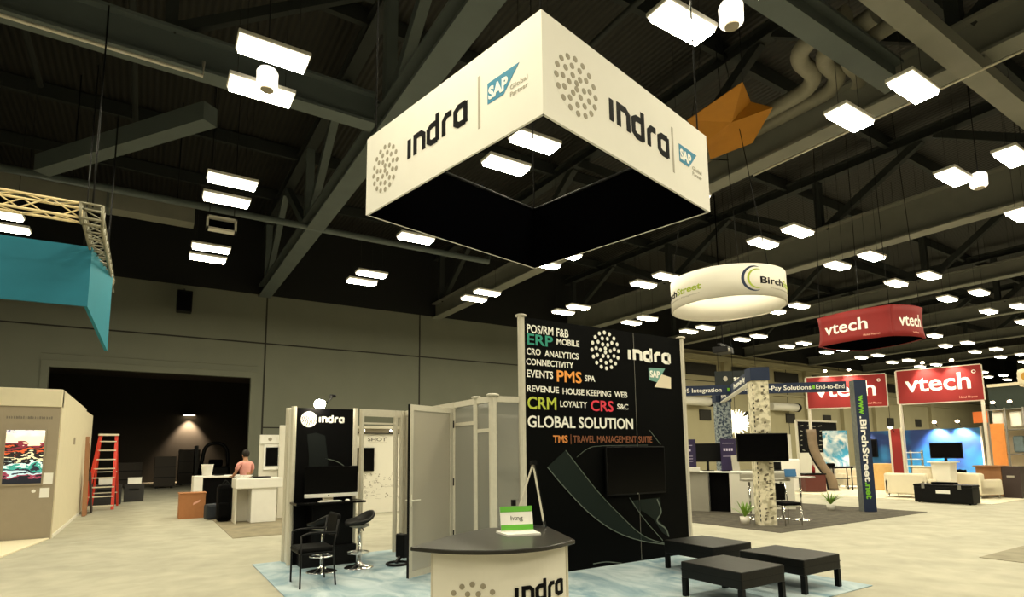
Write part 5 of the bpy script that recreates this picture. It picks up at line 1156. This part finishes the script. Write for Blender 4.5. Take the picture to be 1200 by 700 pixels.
plab(SHOW.box(26.15, 8.66, 2.6, 26.2, 9.1, 3.02).part('orange_panel', mat('orange_panel', (216, 112, 44), .6), SHT), 'orange header panel')
t = thing('cube_hanging_sign', 'cream fabric sign cut off by the right picture edge', 'hanging sign', (25.3, 6.6, 3.6))
B().box(25.0, 5.6, 3.7, 25.9, 7.2, 4.32).part('fabric', M_cream, t, bev=.12); B().disc(-6.95, 4.05, .12, plane((24.995, 0, 0), (0, -1, 0)), .004, 16, .14).part('emblem', mat('ochre_print', (190, 140, 50), .6), t); B().tube([(25.4, 6.4, 4.3), (25.4, 6.4, 13.9)], .012, 6).part('cable', M_blackm, t)
t = thing('booth_fascia', 'dark green booth fascia behind the lit showcase', 'booth wall', (29, 8, 0))
B().box(29, 6.5, .0, 29.1, 9.3, 4.1).part('wall', mat('dark_green_wall', (40, 52, 44), .7), t); B().box(28.95, 6.5, 4.1, 29.15, 9.3, 4.22).part('cap', M_cream, t)
# behind the web pillar: dark menu board, wave poster, white wall, banner, chest, table
t = thing('menu_board', 'dark board with pale scribbled lines behind the web pillar', 'board', (31, 18, .012))
B().box(29.6, 18, .0, 33.6, 18.08, 1.5).part('lower_wall', M_offw, t); B().box(29.6, 18, 1.5, 33.6, 18.06, 3.2).part('board', M_ink, t); B().bar((29.55, 18.0, 3.24), (33.6, 18.0, 3.24), .1).bar((29.6, 18, 0), (29.6, 18, 3.24), .1).part('frame', M_alu, t)
fm = plane((29.6, 17.998, 1.5), (1, 0, 0)); b = B()
for k in range(34):
    u, v = .25+(k % 6)*.6+random.uniform(0, .2), .15+(k//6)*.26; b.stroke([(u, v), (u+random.uniform(.12, .4), v+random.uniform(-.05, .05))], .035, fm, .004)
b.part('chalk_lines', M_gr2, t)
t = thing('wave_poster', 'bright blue wave poster left of the web pillar', 'poster', (28.3, 15.0, .8))
B().cbox((27.6, 14.9, 1.7), (1.15, .06, 1.7), R(-32)).part('board', mat_two('wave_print', (60, 150, 190), (236, 240, 240), 1.4, .4, .6, .5, 4, dist=1.5), t); B().cbox((27.6, 14.93, .44), (.7, .3, .86), R(-32)).part('foot', M_alud, t)
t = thing('printed_wall', 'white printed wall right of the column television', 'booth wall', (29.5, 19, 0)); B().box(27.0, 18.3, 0, 29.5, 18.4, 2.5).part('panel', M_offw, t); B().text('YMLA', plane((28.1, 18.298, 2.1), (1, 0, 0)), 0, 0, .14, .6, .02).part('lettering', M_ink, t)
fq = plane((27, 18.298, 0), (1, 0, 0)); b = B()
for k in range(16): b.disc(random.uniform(.9, 2.4), random.uniform(1.0, 1.9), random.uniform(.03, .09), fq, .003, 8)
b.part('print_marks', g_, t)
t = thing('banner_stand', 'curved grey pull-up banner stand behind the bistro table', 'banner', (23.4, 13.6, .012))
pp = arc([(23.0, 13.6, 2.5), (23.02, 13.55, 1.7), (23.2, 13.4, 1.1), (23.5, 13.2, .5), (23.55, 13.15, .03)], 5); b = B(); m_ = len(pp); sd = Vector((.32, -.25, 0))
b.add([p for p in pp]+[p+sd for p in pp], [(i, i+1, m_+i+1, m_+i) for i in range(m_-1)], True).part('sheet', mat('grey_banner', (128, 110, 88), .5, var=.15), t, solid=.03); B().box(23.4, 12.8, .012, 23.9, 13.3, .05).part('foot', M_alud, t); b = B().tube([p for p in pp], .035, 8); b.part('edge_pole', M_blackp, t)
t = thing('red_chest', 'dark red chest on the white carpet behind the bistro table', 'chest', (22.3, 13.1, .012)); B().cbox((22.4, 13.1, .36), (.8, .5, .66), R(-35)).part('body', mat('dark_red_chest', (86, 34, 26), .5), t, bev=.02); B().cbox((22.4, 13.1, .71), (.84, .54, .05), R(-35)).part('lid', M_blackp, t)
tag(B().lathe([(.06, 0), (.06, .2), (.025, .26), (.025, .32)], (22.5, 13.1, .735), 12).part('red_bottle', M_red), 'red bottle standing on the dark red chest', 'bottle')
tag(B().cbox((21.9, 13.9, .66), (1.0, .5, 1.28), R(-35)).part('white_cabinet', M_white, bev=.06), 'white rounded cabinet behind the dark red chest', 'cabinet')
t = thing('black_table', 'small black table with thin legs left of the web pillar', 'table', (24.45, 13.1, .012))
B().cbox((24.45, 13.1, .92), (.85, .5, .08), R(-38)).part('top', M_blackp, t)
for a, c in ((-1, -1), (1, -1), (1, 1), (-1, 1)):
    v = Matrix.Rotation(R(-38), 3, 'Z') @ Vector((a*.36, c*.2, 0)); B().bar((24.45+v.x, 13.1+v.y, .012), (24.45+v.x, 13.1+v.y, .88), .035).part('leg', M_blackp, t)
v0 = Matrix.Rotation(R(-38), 3, 'Z') @ Vector((.36, 0, 0)); B().bar((24.45-v0.x, 13.1-v0.y, .45), (24.45+v0.x, 13.1+v0.y, .45), .03).part('stretcher', M_blackp, t)
tag(B().cbox((24.15, 13.3, 1.03), (.3, .2, .14), R(-30)).part('black_bag', M_black, bev=.05), 'black bag on the small black table', 'bag')
tag(B().cbox((25.2, 11.9, .55), (.7, .5, 1.05), R(-38)).part('birch_cabinet', mat('pale_wood', (220, 180, 116), .6, var=.08), bev=.02), 'pale wooden cabinet just right of the web pillar foot', 'cabinet')
SHT.location.x += .5
